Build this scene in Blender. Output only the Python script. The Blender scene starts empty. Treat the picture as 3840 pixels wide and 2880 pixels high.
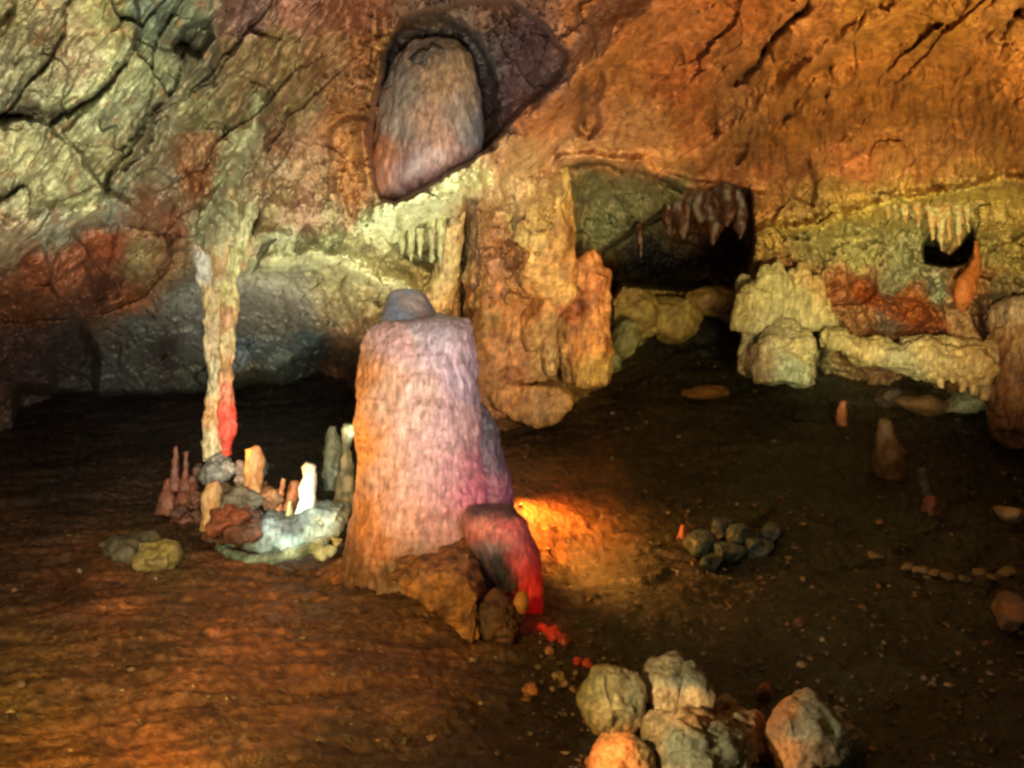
import bpy, bmesh, math, random
import numpy as np
from mathutils import Vector, Matrix

random.seed(7)
rng = np.random.RandomState(11)

# ------------------------------------------------------------------ camera, world, lamps
FPX = 887.0
TH = math.radians(8.7)
ST, CT = math.sin(TH), math.cos(TH)
CAM = np.array([0.0, 0.0, 2.0])

def W(px, py, t):
    """point of the cave seen in direction (px,py) at depth t metres"""
    x = (np.asarray(px, float) - 512.0) / FPX * t
    u = -(np.asarray(py, float) - 384.0) / FPX * t
    return np.stack([x, t * CT + u * ST, CAM[2] - t * ST + u * CT], axis=-1)

scene = bpy.context.scene
cd = bpy.data.cameras.new('camera')
cam = bpy.data.objects.new('camera', cd)
scene.collection.objects.link(cam)
cam.location = CAM
cam.rotation_euler = (math.pi / 2 - TH, 0, 0)
cd.sensor_width = 36.0
cd.lens = 36.0 * FPX / 1024.0
cd.clip_end = 200.0
cd.clip_start = 0.05
cd.dof.use_dof = True
cd.dof.focus_distance = 6.2
cd.dof.aperture_fstop = 2.8
scene.camera = cam

world = bpy.data.worlds.new('World')
scene.world = world
world.use_nodes = True
world.node_tree.nodes['Background'].inputs[0].default_value = (1.0, 0.62, 0.36, 1)
world.node_tree.nodes['Background'].inputs[1].default_value = 0.045

scene.view_settings.view_transform = 'Standard'
scene.view_settings.look = 'None'
scene.view_settings.gamma = 1.0
scene.view_settings.exposure = 0.0
scene.cycles.filter_width = 2.6

def lamp(name, pos, target, watts, col, cone=60, blend=0.8, size=0.06):
    l = bpy.data.lights.new(name, 'SPOT')
    l.energy = watts; l.color = col
    l.spot_size = math.radians(cone); l.spot_blend = blend
    l.shadow_soft_size = size
    o = bpy.data.objects.new(name, l)
    scene.collection.objects.link(o)
    o.location = Vector(pos)
    o.rotation_euler = (Vector(target) - Vector(pos)).to_track_quat('-Z', 'Y').to_euler()
    return o

def wp(px, py, t):
    return tuple(float(v) for v in W(px, py, t))

# the coloured floodlights of the show cave
lamp('wall_floodlight', (-0.3, 1.0, 1.5), wp(110, 110, 5.4), 1600, (1.0, 0.92, 0.68), 88, 1.0, 0.35)
lamp('wall_side_floodlight', (-2.6, 2.6, 0.6), wp(180, 130, 5.8), 300, (1.0, 0.95, 0.66), 100, 1.0, 0.25)
lamp('ceiling_floodlight', (2.4, 1.8, 0.6), wp(850, 50, 6.0), 1800, (1.0, 0.70, 0.24), 80, 1.0, 0.3)
lamp('yellow_floodlight', (2.2, 4.2, 1.3), wp(885, 250, 9.6), 1200, (1.0, 0.87, 0.42), 46, 1.0, 0.15)
lamp('centre_floodlight', (1.3, 4.2, 0.9), wp(550, 240, 8.8), 760, (1.0, 0.80, 0.36), 54, 1.0, 0.15)
lamp('pale_ledge_floodlight', (-0.35, 4.6, 1.95), wp(400, 205, 7.1), 300, (1.0, 0.97, 0.70), 50, 1.0, 0.1)
lamp('low_ledge_floodlight', (-1.05, 6.75, 0.4), wp(350, 235, 7.5), 190, (1.0, 0.97, 0.72), 110, 1.0, 0.08)
lamp('niche_spotlight', (0.1, 3.0, 1.9), wp(440, 110, 7.0), 110, (1.0, 0.74, 0.66), 20, 1.0, 0.1)
lamp('pink_spotlight', (0.9, 1.6, 1.5), wp(450, 440, 6.0), 470, (1.0, 0.70, 0.64), 28, 0.9)
lamp('orange_side_spotlight', (-3.2, 6.5, 0.6), wp(358, 440, 6.3), 330, (1.0, 0.42, 0.06), 32, 0.8)
lamp('glow_behind_stalagmite', (0.08, 6.6, 0.38), wp(556, 508, 6.8), 260, (1.0, 0.36, 0.05), 104, 1.0, 0.05)
lamp('red_foot_lamp', wp(590, 575, 4.9), wp(532, 606, 5.6), 10, (1.0, 0.05, 0.06), 50, 0.8, 0.04)
lamp('cold_basin_lamp', wp(262, 488, 5.7), wp(300, 525, 6.5), 42, (0.84, 1.0, 0.92), 60, 0.8, 0.03)
lamp('column_lamp', wp(290, 520, 5.2), wp(212, 400, 6.8), 110, (1.0, 0.86, 0.62), 50, 1.0, 0.04)
lamp('red_column_lamp', wp(262, 440, 6.5), wp(228, 425, 6.8), 1.6, (1.0, 0.22, 0.14), 70, 1.0, 0.03)
lamp('far_chamber_lamp', wp(300, 390, 7.2), wp(220, 285, 10.3), 330, (1.0, 0.97, 0.86), 62, 1.0, 0.1)
lamp('path_lamp', (-2.2, 0.9, 1.6), wp(20, 800, 3.2), 640, (1.0, 0.62, 0.12), 84, 1.0)
lamp('slope_lamp', (-1.2, 1.6, 1.7), wp(290, 650, 4.6), 500, (1.0, 0.60, 0.16), 50, 1.0)
lamp('boulder_lamp', wp(500, 690, 3.4), wp(720, 730, 4.2), 95, (1.0, 0.76, 0.42), 60, 0.9, 0.04)
lamp('floor_rake_lamp', (0.9, 3.0, 1.7), wp(780, 480, 8.0), 45, (1.0, 0.90, 0.72), 75, 1.0)

# ------------------------------------------------------------------ noise toolbox
def _hash(ix, iy, iz, seed):
    h = (ix.astype(np.int64) * 374761393 + iy.astype(np.int64) * 668265263 + iz.astype(np.int64) * 2147483647 + seed * 974711) & 0xffffffff
    h = ((h ^ (h >> 13)) * 1274126177) & 0xffffffff
    h = ((h ^ (h >> 16)) * 2246822519) & 0xffffffff
    return (h ^ (h >> 15)) & 0xffffffff

_G = rng.normal(size=(256, 3)); _G /= np.linalg.norm(_G, axis=1)[:, None]

def noise3(x, y, z, seed=0):
    x, y, z = np.broadcast_arrays(np.asarray(x, float), np.asarray(y, float), np.asarray(z, float))
    x0 = np.floor(x); y0 = np.floor(y); z0 = np.floor(z)
    fx, fy, fz = x - x0, y - y0, z - z0
    ux = fx * fx * fx * (fx * (fx * 6 - 15) + 10); uy = fy * fy * fy * (fy * (fy * 6 - 15) + 10); uz = fz * fz * fz * (fz * (fz * 6 - 15) + 10)
    r = 0
    for i in (0, 1):
        for j in (0, 1):
            for k in (0, 1):
                g = _G[_hash(x0 + i, y0 + j, z0 + k, seed) & 255]
                d = g[..., 0] * (fx - i) + g[..., 1] * (fy - j) + g[..., 2] * (fz - k)
                r = r + d * (ux if i else 1 - ux) * (uy if j else 1 - uy) * (uz if k else 1 - uz)
    return r * 1.6

def fbm(x, y, z=0.0, octv=4, seed=0, gain=0.5, ridged=False):
    a = 1.0; s = 0; f = 1.0; n = 0
    for o in range(octv):
        v = noise3(x * f, y * f, z * f, seed + o * 17)
        if ridged: v = 1 - 2 * np.abs(v)
        s = s + a * v; n += a; a *= gain; f *= 2.03
    return s / n

def worley(x, y, seed=0):
    x0 = np.floor(x); y0 = np.floor(y)
    f1 = np.full(x.shape, 9.0); f2 = np.full(x.shape, 9.0); idr = np.zeros(x.shape); dx1 = np.zeros(x.shape); dy1 = np.zeros(x.shape)
    for i in (-1, 0, 1):
        for j in (-1, 0, 1):
            cx, cy = x0 + i, y0 + j
            h = _hash(cx, cy, cx * 0, seed)
            px = cx + (h & 1023) / 1023.0; py = cy + ((h >> 10) & 1023) / 1023.0
            d = np.hypot(px - x, py - y)
            closer = d < f1
            f2 = np.where(closer, f1, np.minimum(f2, d))
            idr = np.where(closer, ((h >> 20) & 1023) / 1023.0, idr)
            dx1 = np.where(closer, x - px, dx1); dy1 = np.where(closer, y - py, dy1)
            f1 = np.where(closer, d, f1)
    return f1, f2, idr, dx1, dy1

def facets(x, y, seed, amp, edge=0.0):
    f1, f2, cid, dx, dy = worley(x, y, seed)
    a = cid * 6.283 * 3.0; b = 0.35 + 0.65 * np.abs(np.sin(cid * 37.0))
    return amp * (b * (np.cos(a) * dx + np.sin(a) * dy) + edge * np.exp(-(f2 - f1) / 0.06))

def sstep(a, b, x):
    t = np.clip((x - a) / (b - a), 0, 1)
    return t * t * (3 - 2 * t)

def poly_sd(px, py, pts):
    """signed distance, negative inside"""
    d = np.full(px.shape, 1e9); inside = np.zeros(px.shape, bool)
    n = len(pts)
    for i in range(n):
        ax, ay = pts[i]; bx, by = pts[(i + 1) % n]
        ex, ey = bx - ax, by - ay
        wx, wy = px - ax, py - ay
        h = np.clip((wx * ex + wy * ey) / (ex * ex + ey * ey + 1e-9), 0, 1)
        d = np.minimum(d, np.hypot(wx - ex * h, wy - ey * h))
        c = ((ay > py) != (by > py)) & (px < (bx - ax) * (py - ay) / ((by - ay) if by != ay else 1e-9) + ax)
        inside ^= c
    return np.where(inside, -d, d)

def line_d(px, py, pts):
    d = np.full(px.shape, 1e9)
    for i in range(len(pts) - 1):
        ax, ay = pts[i]; bx, by = pts[i + 1]
        ex, ey = bx - ax, by - ay
        wx, wy = px - ax, py - ay
        h = np.clip((wx * ex + wy * ey) / (ex * ex + ey * ey + 1e-9), 0, 1)
        d = np.minimum(d, np.hypot(wx - ex * h, wy - ey * h))
    return d

def mq(ctrl, X, Y, c, chunk=None):
    """multiquadric surface through the control points"""
    A = np.array(ctrl, float); n = len(A)
    R = np.sqrt((A[:, None, 0] - A[None, :, 0]) ** 2 + (A[:, None, 1] - A[None, :, 1]) ** 2 + c * c)
    M = np.zeros((n + 1, n + 1)); M[:n, :n] = R; M[:n, n] = 1; M[n, :n] = 1
    sol = np.linalg.lstsq(M, np.append(A[:, 2], 0), rcond=None)[0]
    out = np.full(X.shape, sol[n])
    for i in range(n):
        out += sol[i] * np.sqrt((X - A[i, 0]) ** 2 + (Y - A[i, 1]) ** 2 + c * c)
    return out

def lin(c):
    c = np.array(c, float) / 255.0
    return np.where(c <= 0.04045, c / 12.92, ((c + 0.055) / 1.055) ** 2.4)

def mineral(c, ref=0.26, p=0.42, ds=0.17, lt=(1.0, 0.90, 0.75)):
    """stone colour from a sample, its light and shade only partly evened out"""
    v = lin(c) / np.array(lt); lum = max(0.2126 * v[0] + 0.7152 * v[1] + 0.0722 * v[2], 1e-4)
    v = v * (1 - ds) + lum * ds * np.array([1.12, 1.0, 0.72])
    return np.clip(v * (ref / lum) ** p, 0.004, 0.85)

def shepard(samples, X, Y, s=10.0, p=2.2, conv=mineral):
    num = np.zeros(X.shape + (3,)); den = np.zeros(X.shape)
    for (x, y, c) in samples:
        w = 1.0 / ((X - x) ** 2 + (Y - y) ** 2 + s * s) ** p
        num += w[..., None] * conv(c); den += w
    return num / den[..., None]

# ------------------------------------------------------------------ materials
def rock_mat(name, base=None, alt=None, attr=True, rough=(0.35, 0.75), bump=0.5, scale=1.0, zst=1.0, grain=0.35, spec=0.5, sss=0.0, speck=0.0):
    m = bpy.data.materials.new(name); m.use_nodes = True
    nt = m.node_tree; N = nt.nodes; L = nt.links
    b = N['Principled BSDF']
    tc = N.new('ShaderNodeTexCoord')
    mp = N.new('ShaderNodeMapping'); L.new(tc.outputs['Object'], mp.inputs[0])
    mp.inputs['Scale'].default_value = (1, 1, zst)
    def nz(s, det=6, ro=0.6, dist=0.0):
        n = N.new('ShaderNodeTexNoise'); n.inputs['Scale'].default_value = s * scale
        n.inputs['Detail'].default_value = det; n.inputs['Roughness'].default_value = ro
        n.inputs['Distortion'].default_value = dist
        L.new(mp.outputs[0], n.inputs['Vector']); return n
    def ramp(src, a, b_, c0=(0, 0, 0, 1), c1=(1, 1, 1, 1)):
        r = N.new('ShaderNodeValToRGB'); r.color_ramp.elements[0].position = a; r.color_ramp.elements[1].position = b_
        r.color_ramp.elements[0].color = c0; r.color_ramp.elements[1].color = c1
        L.new(src, r.inputs[0]); return r
    def mix(mode, fac, a, b_):
        x = N.new('ShaderNodeMix'); x.data_type = 'RGBA'; x.blend_type = mode
        if isinstance(fac, float): x.inputs[0].default_value = fac
        else: L.new(fac, x.inputs[0])
        for s, v in ((6, a), (7, b_)):
            if isinstance(v, tuple): x.inputs[s].default_value = v
            else: L.new(v, x.inputs[s])
        return x.outputs[2]
    n1 = nz(2.2, 8, 0.65, 0.6); n2 = nz(14, 6, 0.65, 0.2); n3 = nz(60, 3, 0.6)
    if attr:
        at = N.new('ShaderNodeAttribute'); at.attribute_name = 'col'; colr = at.outputs['Color']
    else:
        colr = mix('MIX', ramp(n1.outputs[0], 0.42, 0.6).outputs[0], tuple(base) + (1,), tuple(alt or base) + (1,))
    g0, g1 = 1 - grain, 1 + grain * 0.7
    r1 = ramp(n1.outputs[0], 0.3, 0.7, (g0, g0, g0, 1), (g1, g1, g1, 1))
    r2 = ramp(n2.outputs[0], 0.3, 0.66, (g0, g0 * .97, g0 * .93, 1), (g1, g1, g1 * 1.02, 1))
    colr = mix('MULTIPLY', 1.0, colr, r1.outputs[0])
    colr = mix('MULTIPLY', 1.0, colr, r2.outputs[0])
    # dark mineral pits
    v = N.new('ShaderNodeTexVoronoi'); v.inputs['Scale'].default_value = 16 * scale
    L.new(mp.outputs[0], v.inputs['Vector'])
    pr = ramp(v.outputs['Distance'], 0.10, 0.30, (0.45, 0.4, 0.34, 1), (1, 1, 1, 1))
    colr = mix('MULTIPLY', ramp(n1.outputs[0], 0.45, 0.62).outputs[0], colr, pr.outputs[0])
    if speck > 0:
        v2 = N.new('ShaderNodeTexVoronoi'); v2.inputs['Scale'].default_value = 26
        L.new(tc.outputs['Object'], v2.inputs['Vector'])
        gate = ramp(v2.outputs['Color'], 0.86, 0.9)
        dot = ramp(v2.outputs['Distance'], 0.12, 0.2, (speck, speck, speck, 1), (0, 0, 0, 1))
        f = mix('MULTIPLY', 1.0, gate.outputs[0], dot.outputs[0])
        colr = mix('MIX', f, colr, (0.55, 0.48, 0.36, 1))
    L.new(colr, b.inputs['Base Color'])
    rr = ramp(n2.outputs[0], 0.35, 0.7, (rough[0],) * 3 + (1,), (rough[1],) * 3 + (1,))
    L.new(rr.outputs[0], b.inputs['Roughness'])
    b.inputs['Specular IOR Level'].default_value = spec
    if sss > 0:
        b.inputs['Subsurface Weight'].default_value = sss
        b.inputs['Subsurface Radius'].default_value = (0.05, 0.03, 0.02)
    bp1 = N.new('ShaderNodeBump'); bp1.inputs['Strength'].default_value = bump; bp1.inputs['Distance'].default_value = 0.05 / scale
    L.new(n2.outputs[0], bp1.inputs['Height'])
    bp2 = N.new('ShaderNodeBump'); bp2.inputs['Strength'].default_value = bump * 0.7; bp2.inputs['Distance'].default_value = 0.012 / scale
    L.new(n3.outputs[0], bp2.inputs['Height']); L.new(bp1.outputs[0], bp2.inputs['Normal'])
    L.new(bp2.outputs[0], b.inputs['Normal'])
    return m

M_WALL = rock_mat('cave_limestone', rough=(0.4, 0.8), bump=0.4, grain=0.34)
M_FLOOR = rock_mat('wet_cave_mud', rough=(0.12, 0.42), bump=0.9, grain=0.5, zst=1.0, scale=1.2, speck=0.7)
M_STONE = rock_mat('loose_stone', rough=(0.35, 0.7), bump=0.9, grain=0.42, scale=3.2)
M_FLOW = rock_mat('streaked_flowstone', rough=(0.25, 0.55), bump=0.8, grain=0.28, scale=7.0, zst=0.22)
M_WET = rock_mat('wet_calcite', rough=(0.12, 0.4), bump=0.5, grain=0.2, scale=1.8, sss=0.0)

# ------------------------------------------------------------------ object helpers
def tag(o, label=None, cat=None, group=None, kind=None):
    if label: o['label'] = label
    if cat: o['category'] = cat
    if group: o['group'] = group
    if kind: o['kind'] = kind
    return o

def mesh_obj(name, V, F, mat, col=None, parent=None, smooth=True, nrm=None):
    me = bpy.data.meshes.new(name)
    V = np.asarray(V, np.float32); F = np.asarray(F, np.int32)
    me.vertices.add(len(V)); me.vertices.foreach_set('co', V.ravel())
    k = F.shape[1]
    me.loops.add(F.size); me.loops.foreach_set('vertex_index', F.ravel())
    me.polygons.add(len(F))
    me.polygons.foreach_set('loop_start', np.arange(0, F.size, k, dtype=np.int32))
    me.update(calc_edges=True)
    me.validate()
    me.polygons.foreach_set('use_smooth', np.full(len(me.polygons), smooth))
    if col is not None:
        a = me.color_attributes.new('col', 'FLOAT_COLOR', 'POINT')
        c = np.ones((len(V), 4), np.float32); c[:, :3] = col
        a.data.foreach_set('color', c.ravel())
    if nrm is not None: me.normals_split_custom_set_from_vertices(nrm)
    me.materials.append(mat)
    o = bpy.data.objects.new(name, me); scene.collection.objects.link(o)
    if parent: o.parent = parent
    return o

def thing(name, label, cat, group=None):
    o = bpy.data.objects.new(name, None); scene.collection.objects.link(o)
    o.empty_display_size = 0.2
    return tag(o, label, cat, group)

def grid_faces(nr, nc, mask=None):
    i = np.arange(nr * nc).reshape(nr, nc)
    q = np.stack([i[:-1, :-1], i[:-1, 1:], i[1:, 1:], i[1:, :-1]], -1)
    if mask is not None: q = q[mask]
    return q.reshape(-1, 4)

def compact(V, F, *C):
    u, inv = np.unique(F, return_inverse=True)
    return (V[u], inv.reshape(F.shape)) + tuple(c[u] for c in C)

# ------------------------------------------------------------------ the cave shell (walls and ceiling)
def axis(lo, hi, step, far0, far1, fstep):
    a = [np.arange(far0, lo, fstep), np.arange(lo, hi, step), np.arange(hi, far1, fstep)]
    return np.concatenate(a)
gx = axis(-16, 1042, 1.35, -520, 1560, 9.0)
gy = axis(-16, 455, 1.35, -520, 560, 9.0)
PX, PY = np.meshgrid(gx, gy)

SHELL = [
 (-500,-480,2.3),(0,-480,1.9),(512,-480,1.8),(1024,-480,1.9),(1540,-480,2.3),
 (-500,-150,3.0),(150,-150,3.6),(512,-150,3.9),(850,-150,3.7),(1540,-150,3.0),
 (-500,200,4.4),(-500,500,4.8),(1540,200,5.2),(1540,500,5.4),(-200,200,5.4),(-200,420,7.4),(1250,200,6.8),(1250,450,7.2),
 (0,0,4.5),(130,0,4.7),(260,0,5.0),(380,0,5.5),(520,0,5.4),(660,0,5.2),(820,0,4.9),(1024,0,4.4),
 (0,100,5.0),(130,100,5.3),(260,100,5.7),(350,100,6.0),(450,100,6.6),(560,90,6.3),(680,100,6.5),(820,90,6.3),(1024,100,5.8),
 (0,190,5.5),(110,190,5.9),(210,190,6.5),(300,190,6.9),(360,190,6.9),(400,206,6.95),(460,190,7.0),(560,150,7.8),(650,160,8.2),(760,160,8.3),(900,160,8.1),(1024,160,7.4),
 (0,240,5.8),(80,225,6.1),(140,215,6.3),(60,300,7.2),(150,280,7.6),(20,320,8.2),
 (240,260,7.2),(320,250,7.6),(400,240,8.0),(250,300,9.6),(320,310,9.2),(380,300,8.6),
 (100,360,11.0),(220,350,11.2),(300,350,10.8),(350,350,9.2),(350,420,9.6),(100,440,12.5),(260,430,12.5),
 (470,260,8.7),(500,210,8.2),(520,300,8.9),(540,200,8.4),(560,240,8.9),(520,370,9.1),(470,330,8.8),(600,200,9.4),(490,340,9.8),(600,330,10.4),(540,440,10.4),
 (660,320,11.6),(720,330,11.8),(660,400,12.2),(760,240,9.6),(760,300,10.2),(780,370,10.6),(780,440,10.8),
 (860,230,9.4),(860,300,9.6),(910,300,9.5),(860,325,9.5),(930,325,9.3),(820,290,9.8),(900,370,10.4),(900,440,10.8),(960,220,8.9),(1000,300,9.1),(1024,220,8.6),(1024,400,9.3),(1024,450,9.3),
]
D = mq(SHELL, PX, PY, 12.0)

# warp used for every outline so that edges are ragged
wx = fbm(PX / 34, PY / 34, 1.3, 4, 3) ; wy = fbm(PX / 34, PY / 34, 7.7, 4, 5)
QX, QY = PX + 9 * wx, PY + 9 * wy

# blocks and bedding, region by region
rUL = sstep(380, 300, PX + 0.3 * (PY - 100)) * sstep(300, 235, PY)
rUR = sstep(520, 640, PX + 0.5 * PY) * sstep(215, 170, PY)
rPale = sstep(230, 270, PX) * sstep(480, 430, PX) * sstep(190, 215, PY) * sstep(300, 270, PY)
def rot(x, y, deg):
    a = math.radians(deg); return x * math.cos(a) - y * math.sin(a), x * math.sin(a) + y * math.cos(a)
u, v = rot(QX, QY, 52)          # u runs up-right to down-left
n_big = fbm(PX / 95, PY / 95, 0.3, 3, 21)
D += 0.28 * n_big + 0.10 * fbm(PX / 30, PY / 30, 2.2, 3, 22)
f1, f2, cid, dx1, dy1 = worley(u / 150 + 5, v / 64 + 3, 31)
plate = (cid - 0.5) * 0.10 + 0.16 * dy1 + 0.10 * dx1 + 0.0 * np.exp(-(f2 - f1) / 0.04)
D += rUL * plate
f1, f2, cid, dx1, dy1 = worley(u / 34 + 2, v / 15 + 9, 37)
D += rUL * ((cid - 0.5) * 0.015 + 0.008 * np.exp(-(f2 - f1) / 0.10))
D += rUL * 0.05 * fbm(u / 46, v / 11, 0.1, 4, 41, ridged=True) * -1
D += rUL * 0.030 * fbm(u / 26, v / 6.5, 0.1, 2, 43)
D += rUL * 0.03 * fbm(PX / 22, PY / 15, 9.1, 4, 44)
rDr = sstep(150, 200, PX) * sstep(420, 350, PX) * sstep(130, 170, PY) * sstep(285, 250, PY)
D += rDr * (-0.13 * fbm(QX / 8.5, PY / 30, 0.4, 4, 45, ridged=True) + 0.10 * fbm(QX / 14, PY / 13, 0.8, 3, 46))
f1, f2, cid, dx1, dy1 = worley(u / 150 + 1, v / 55 + 8, 51)
D += rUR * 0.04 * dy1
D += rUR * 0.045 * fbm(u / 40, v / 17, 0.1, 4, 53) * -1
D += rUR * 0.035 * fbm(PX / 26, PY / 22, 5.1, 4, 54)
drip = sstep(600, 760, PX) * sstep(40, 110, PY) * sstep(232, 195, PY)
D += drip * 0.075 * fbm(QX / 9 + 0.12 * QY / 9, PY / 46, 0.1, 3, 57, ridged=True) * -1
f1, f2, cid, dx1, dy1 = worley(QX / 13, QY / 11, 61)
nod = rPale + 0.55 * sstep(180, 260, PY) * sstep(470, 200, PX) * 0.6
D += nod * (-0.13 * np.sqrt(np.clip(1 - f1 * f1 * 1.1, 0, 1)) + 0.07)
low = sstep(170, 240, PY)
D += low * (0.11 * fbm(QX / 22, QY / 26, 4.4, 4, 63, ridged=True) * -1)
f1, f2, cid, dx1, dy1 = worley(QX / 38 + .4, QY / 30 + .7, 68)
D += low * sstep(480, 640, PX) * ((cid - 0.5) * 0.12 + 0.07 * np.exp(-(f2 - f1) / 0.07))
D += rUL * (facets(u / 105 + 1, v / 50 + 4, 73, 0.34) + facets(u / 44, v / 22 + 4, 74, 0.10))
D += rUR * (facets(u / 90 + 6, v / 46 + 4, 75, 0.13) + facets(u / 34, v / 20 + 4, 76, 0.05))
rLo = 1 - np.clip(rUL + rUR, 0, 1)
D += rLo * (facets(QX / 40 + 6.5, QY / 34 + 4, 79, 0.26, 0.06) + facets(QX / 17, QY / 17 + 4, 78, 0.12, 0.15))
pit_ = fbm(PX / 6.5, PY / 6.5, 3.3, 3, 70)
D += (0.010 + 0.016 * rLo) * fbm(PX / 9, PY / 9, 3.3, 3, 71) + 0.005 * fbm(PX / 3.5, PY / 3.5, 3.3, 2, 72) + (0.12 + 0.88 * rLo) * 0.09 * sstep(0.16, 0.42, pit_)

rRW = sstep(735, 765, PX) * sstep(205, 235, PY) * sstep(345, 320, PY)
D += rRW * (-0.15 * fbm(QX / 11, PY / 44, 0.9, 4, 58, ridged=True) + 0.12 * sstep(0.1, 0.3, fbm(QX / 12, QY / 9, 7.7, 3, 59)))
rCu = sstep(455, 475, PX) * sstep(615, 600, PX) * sstep(160, 200, PY)
D += rCu * (-0.14 * fbm(QX / 12, PY / 50, 1.9, 4, 60, ridged=True))
# named hollows, lips and cracks: (outline, metres in, softness, raggedness)
FEAT = [
 ([(-16,-16),(128,-16),(138,10),(136,32),(126,60),(104,86),(76,104),(52,118),(-16,112)], -0.26, 3, 4),
 ([(142,44),(184,58),(174,86),(152,120),(128,162),(104,188),(84,180),(66,132),(106,92)], -0.16, 4, 4),
 ([(-16,120),(48,124),(74,150),(104,192),(142,214),(92,222),(44,234),(-16,268)], -0.20, 4, 6),
 ([(332,132),(352,118),(368,122),(371,190),(360,220),(344,214),(334,180)], -0.30, 8, 4),
 ([(520,182),(566,172),(574,200),(572,280),(540,292),(516,270)], -0.25, 9, 5),
 ([(222,410),(250,396),(284,394),(306,376),(330,356),(352,360),(352,520),(222,520)], 3.5, 26, 9),
 ([(20,392),(90,400),(236,396),(236,500),(20,500)], 1.5, 10, 5),
 ([(392,40),(404,20),(430,12),(470,4),(512,4),(545,28),(566,60),(552,84),(522,106),(498,134),(470,160),(445,172),(412,190),(395,200),(382,196),(374,165),(374,110),(384,72)], 1.0, 5, 3),
 ([(384,84),(390,46),(404,28),(440,20),(470,34),(488,62),(494,110),(491,146),(482,148),(482,110),(476,66),(460,44),(430,38),(402,56)], 0.6, 8, 4),
 ([(566,170),(600,164),(645,174),(694,194),(712,188),(690,206),(640,226),(606,248),(574,268),(566,240)], 0.45, 4, 2),
 ([(592,268),(606,250),(640,228),(672,208),(722,186),(748,192),(753,240),(746,272),(742,286),(700,288),(652,286),(622,282),(610,300),(611,342),(606,374),(594,372),(598,300)], 4.0, 4, 2),
 ([(-20,286),(24,262),(50,238),(100,226),(146,226),(168,236),(172,262),(150,290),(110,312),(60,318),(-20,322)], 0.42, 3, 8),
 ([(44,240),(70,232),(92,262),(120,290),(84,318),(56,290)], -0.22, 3, 5),
 ([(120,226),(162,232),(168,256),(140,276),(112,256)], -0.30, 3, 4),
 ([(88,268),(104,262),(120,272),(118,296),(98,300)], 0.5, 6, 3),
 ([(52,352),(80,330),(92,345),(94,420),(60,420)], 0.9, 8, 3),
 ([(926,262),(924,246),(932,234),(941,252),(950,257),(962,246),(972,230),(976,246),(966,262),(950,266)], 3.0, 2.5, 1.5),
 ([(756,262),(800,250),(850,238),(905,226),(960,240),(1042,228),(1042,318),(985,338),(930,345),(850,334),(790,322),(762,300)], 0.25, 9, 4),
 ([(850,283),(866,278),(880,296),(920,304),(930,318),(905,334),(860,330),(848,305)], 0.35, 5, 3),
 ([(466,200),(474,200),(476,262),(470,330),(464,330),(461,262)], 0.8, 4, 6),
 ([(400,214),(436,208),(462,214),(462,262),(430,268),(404,252)], 0.45, 6, 4),
 ([(178,46),(188,28),(208,22),(212,36),(198,54)], 0.7, 6, 3),
 ([(796,196),(806,160),(815,186),(812,204)], 0.35, 5, 2),
 ([(585,95),(600,70),(603,82),(594,104),(600,126),(588,140),(575,126)], 0.4, 5, 3),
 ([(240,232),(250,206),(258,212),(252,240),(244,262)], 0.5, 5, 2),
 ([(292,240),(306,226),(316,240),(300,252)], 0.3, 5, 2),
 ([(345,196),(362,188),(372,200),(366,222),(350,214)], 0.35, 5, 2),
 ([(980,300),(1004,296),(1012,330),(990,345)], 0.5, 6, 4),
]
for pts, dd, soft, rag in FEAT:
    sd = poly_sd(PX + rag * 0.9 * wx, PY + rag * 0.9 * wy, pts) + rag * 0.4 * fbm(PX / 7, PY / 7, 5.5, 2, 81)
    D += dd * sstep(soft, -soft * 0.4, sd)
# the pale ledge under the niche and other ribs that stand out
RIBS = [
 ([(262,100),(246,142),(224,178),(206,212),(203,246)], 8, -0.30),
 ([(279,208),(292,212)], 13, -0.26),
 ([(270,262),(304,256),(344,262),(376,280),(410,290)], 9, -0.34),
 ([(590,166),(650,162),(704,154),(770,102),(830,50),(906,0)], 9, -0.16),
 ([(570,286),(548,310),(526,328)], 7, -0.2),
 ([(372,226),(400,210),(450,186),(500,150),(560,96),(620,40),(680,-20)], 20, -0.50),
 ([(262,236),(300,240),(350,262),(410,286)], 10, -0.30),
 ([(392,42),(376,80),(366,118),(366,190)], 5, -0.25),
 ([(760,232),(830,220),(900,200),(980,186),(1040,180)], 8, -0.35),
 ([(560,160),(620,158),(690,186),(760,196)], 6, -0.30),
 ([(0,232),(60,214),(130,205),(190,190)], 12, -0.22),
]
for pts, w_, dd in RIBS:
    D += dd * np.exp(-(line_d(QX, QY, pts) / w_) ** 2)
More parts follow.
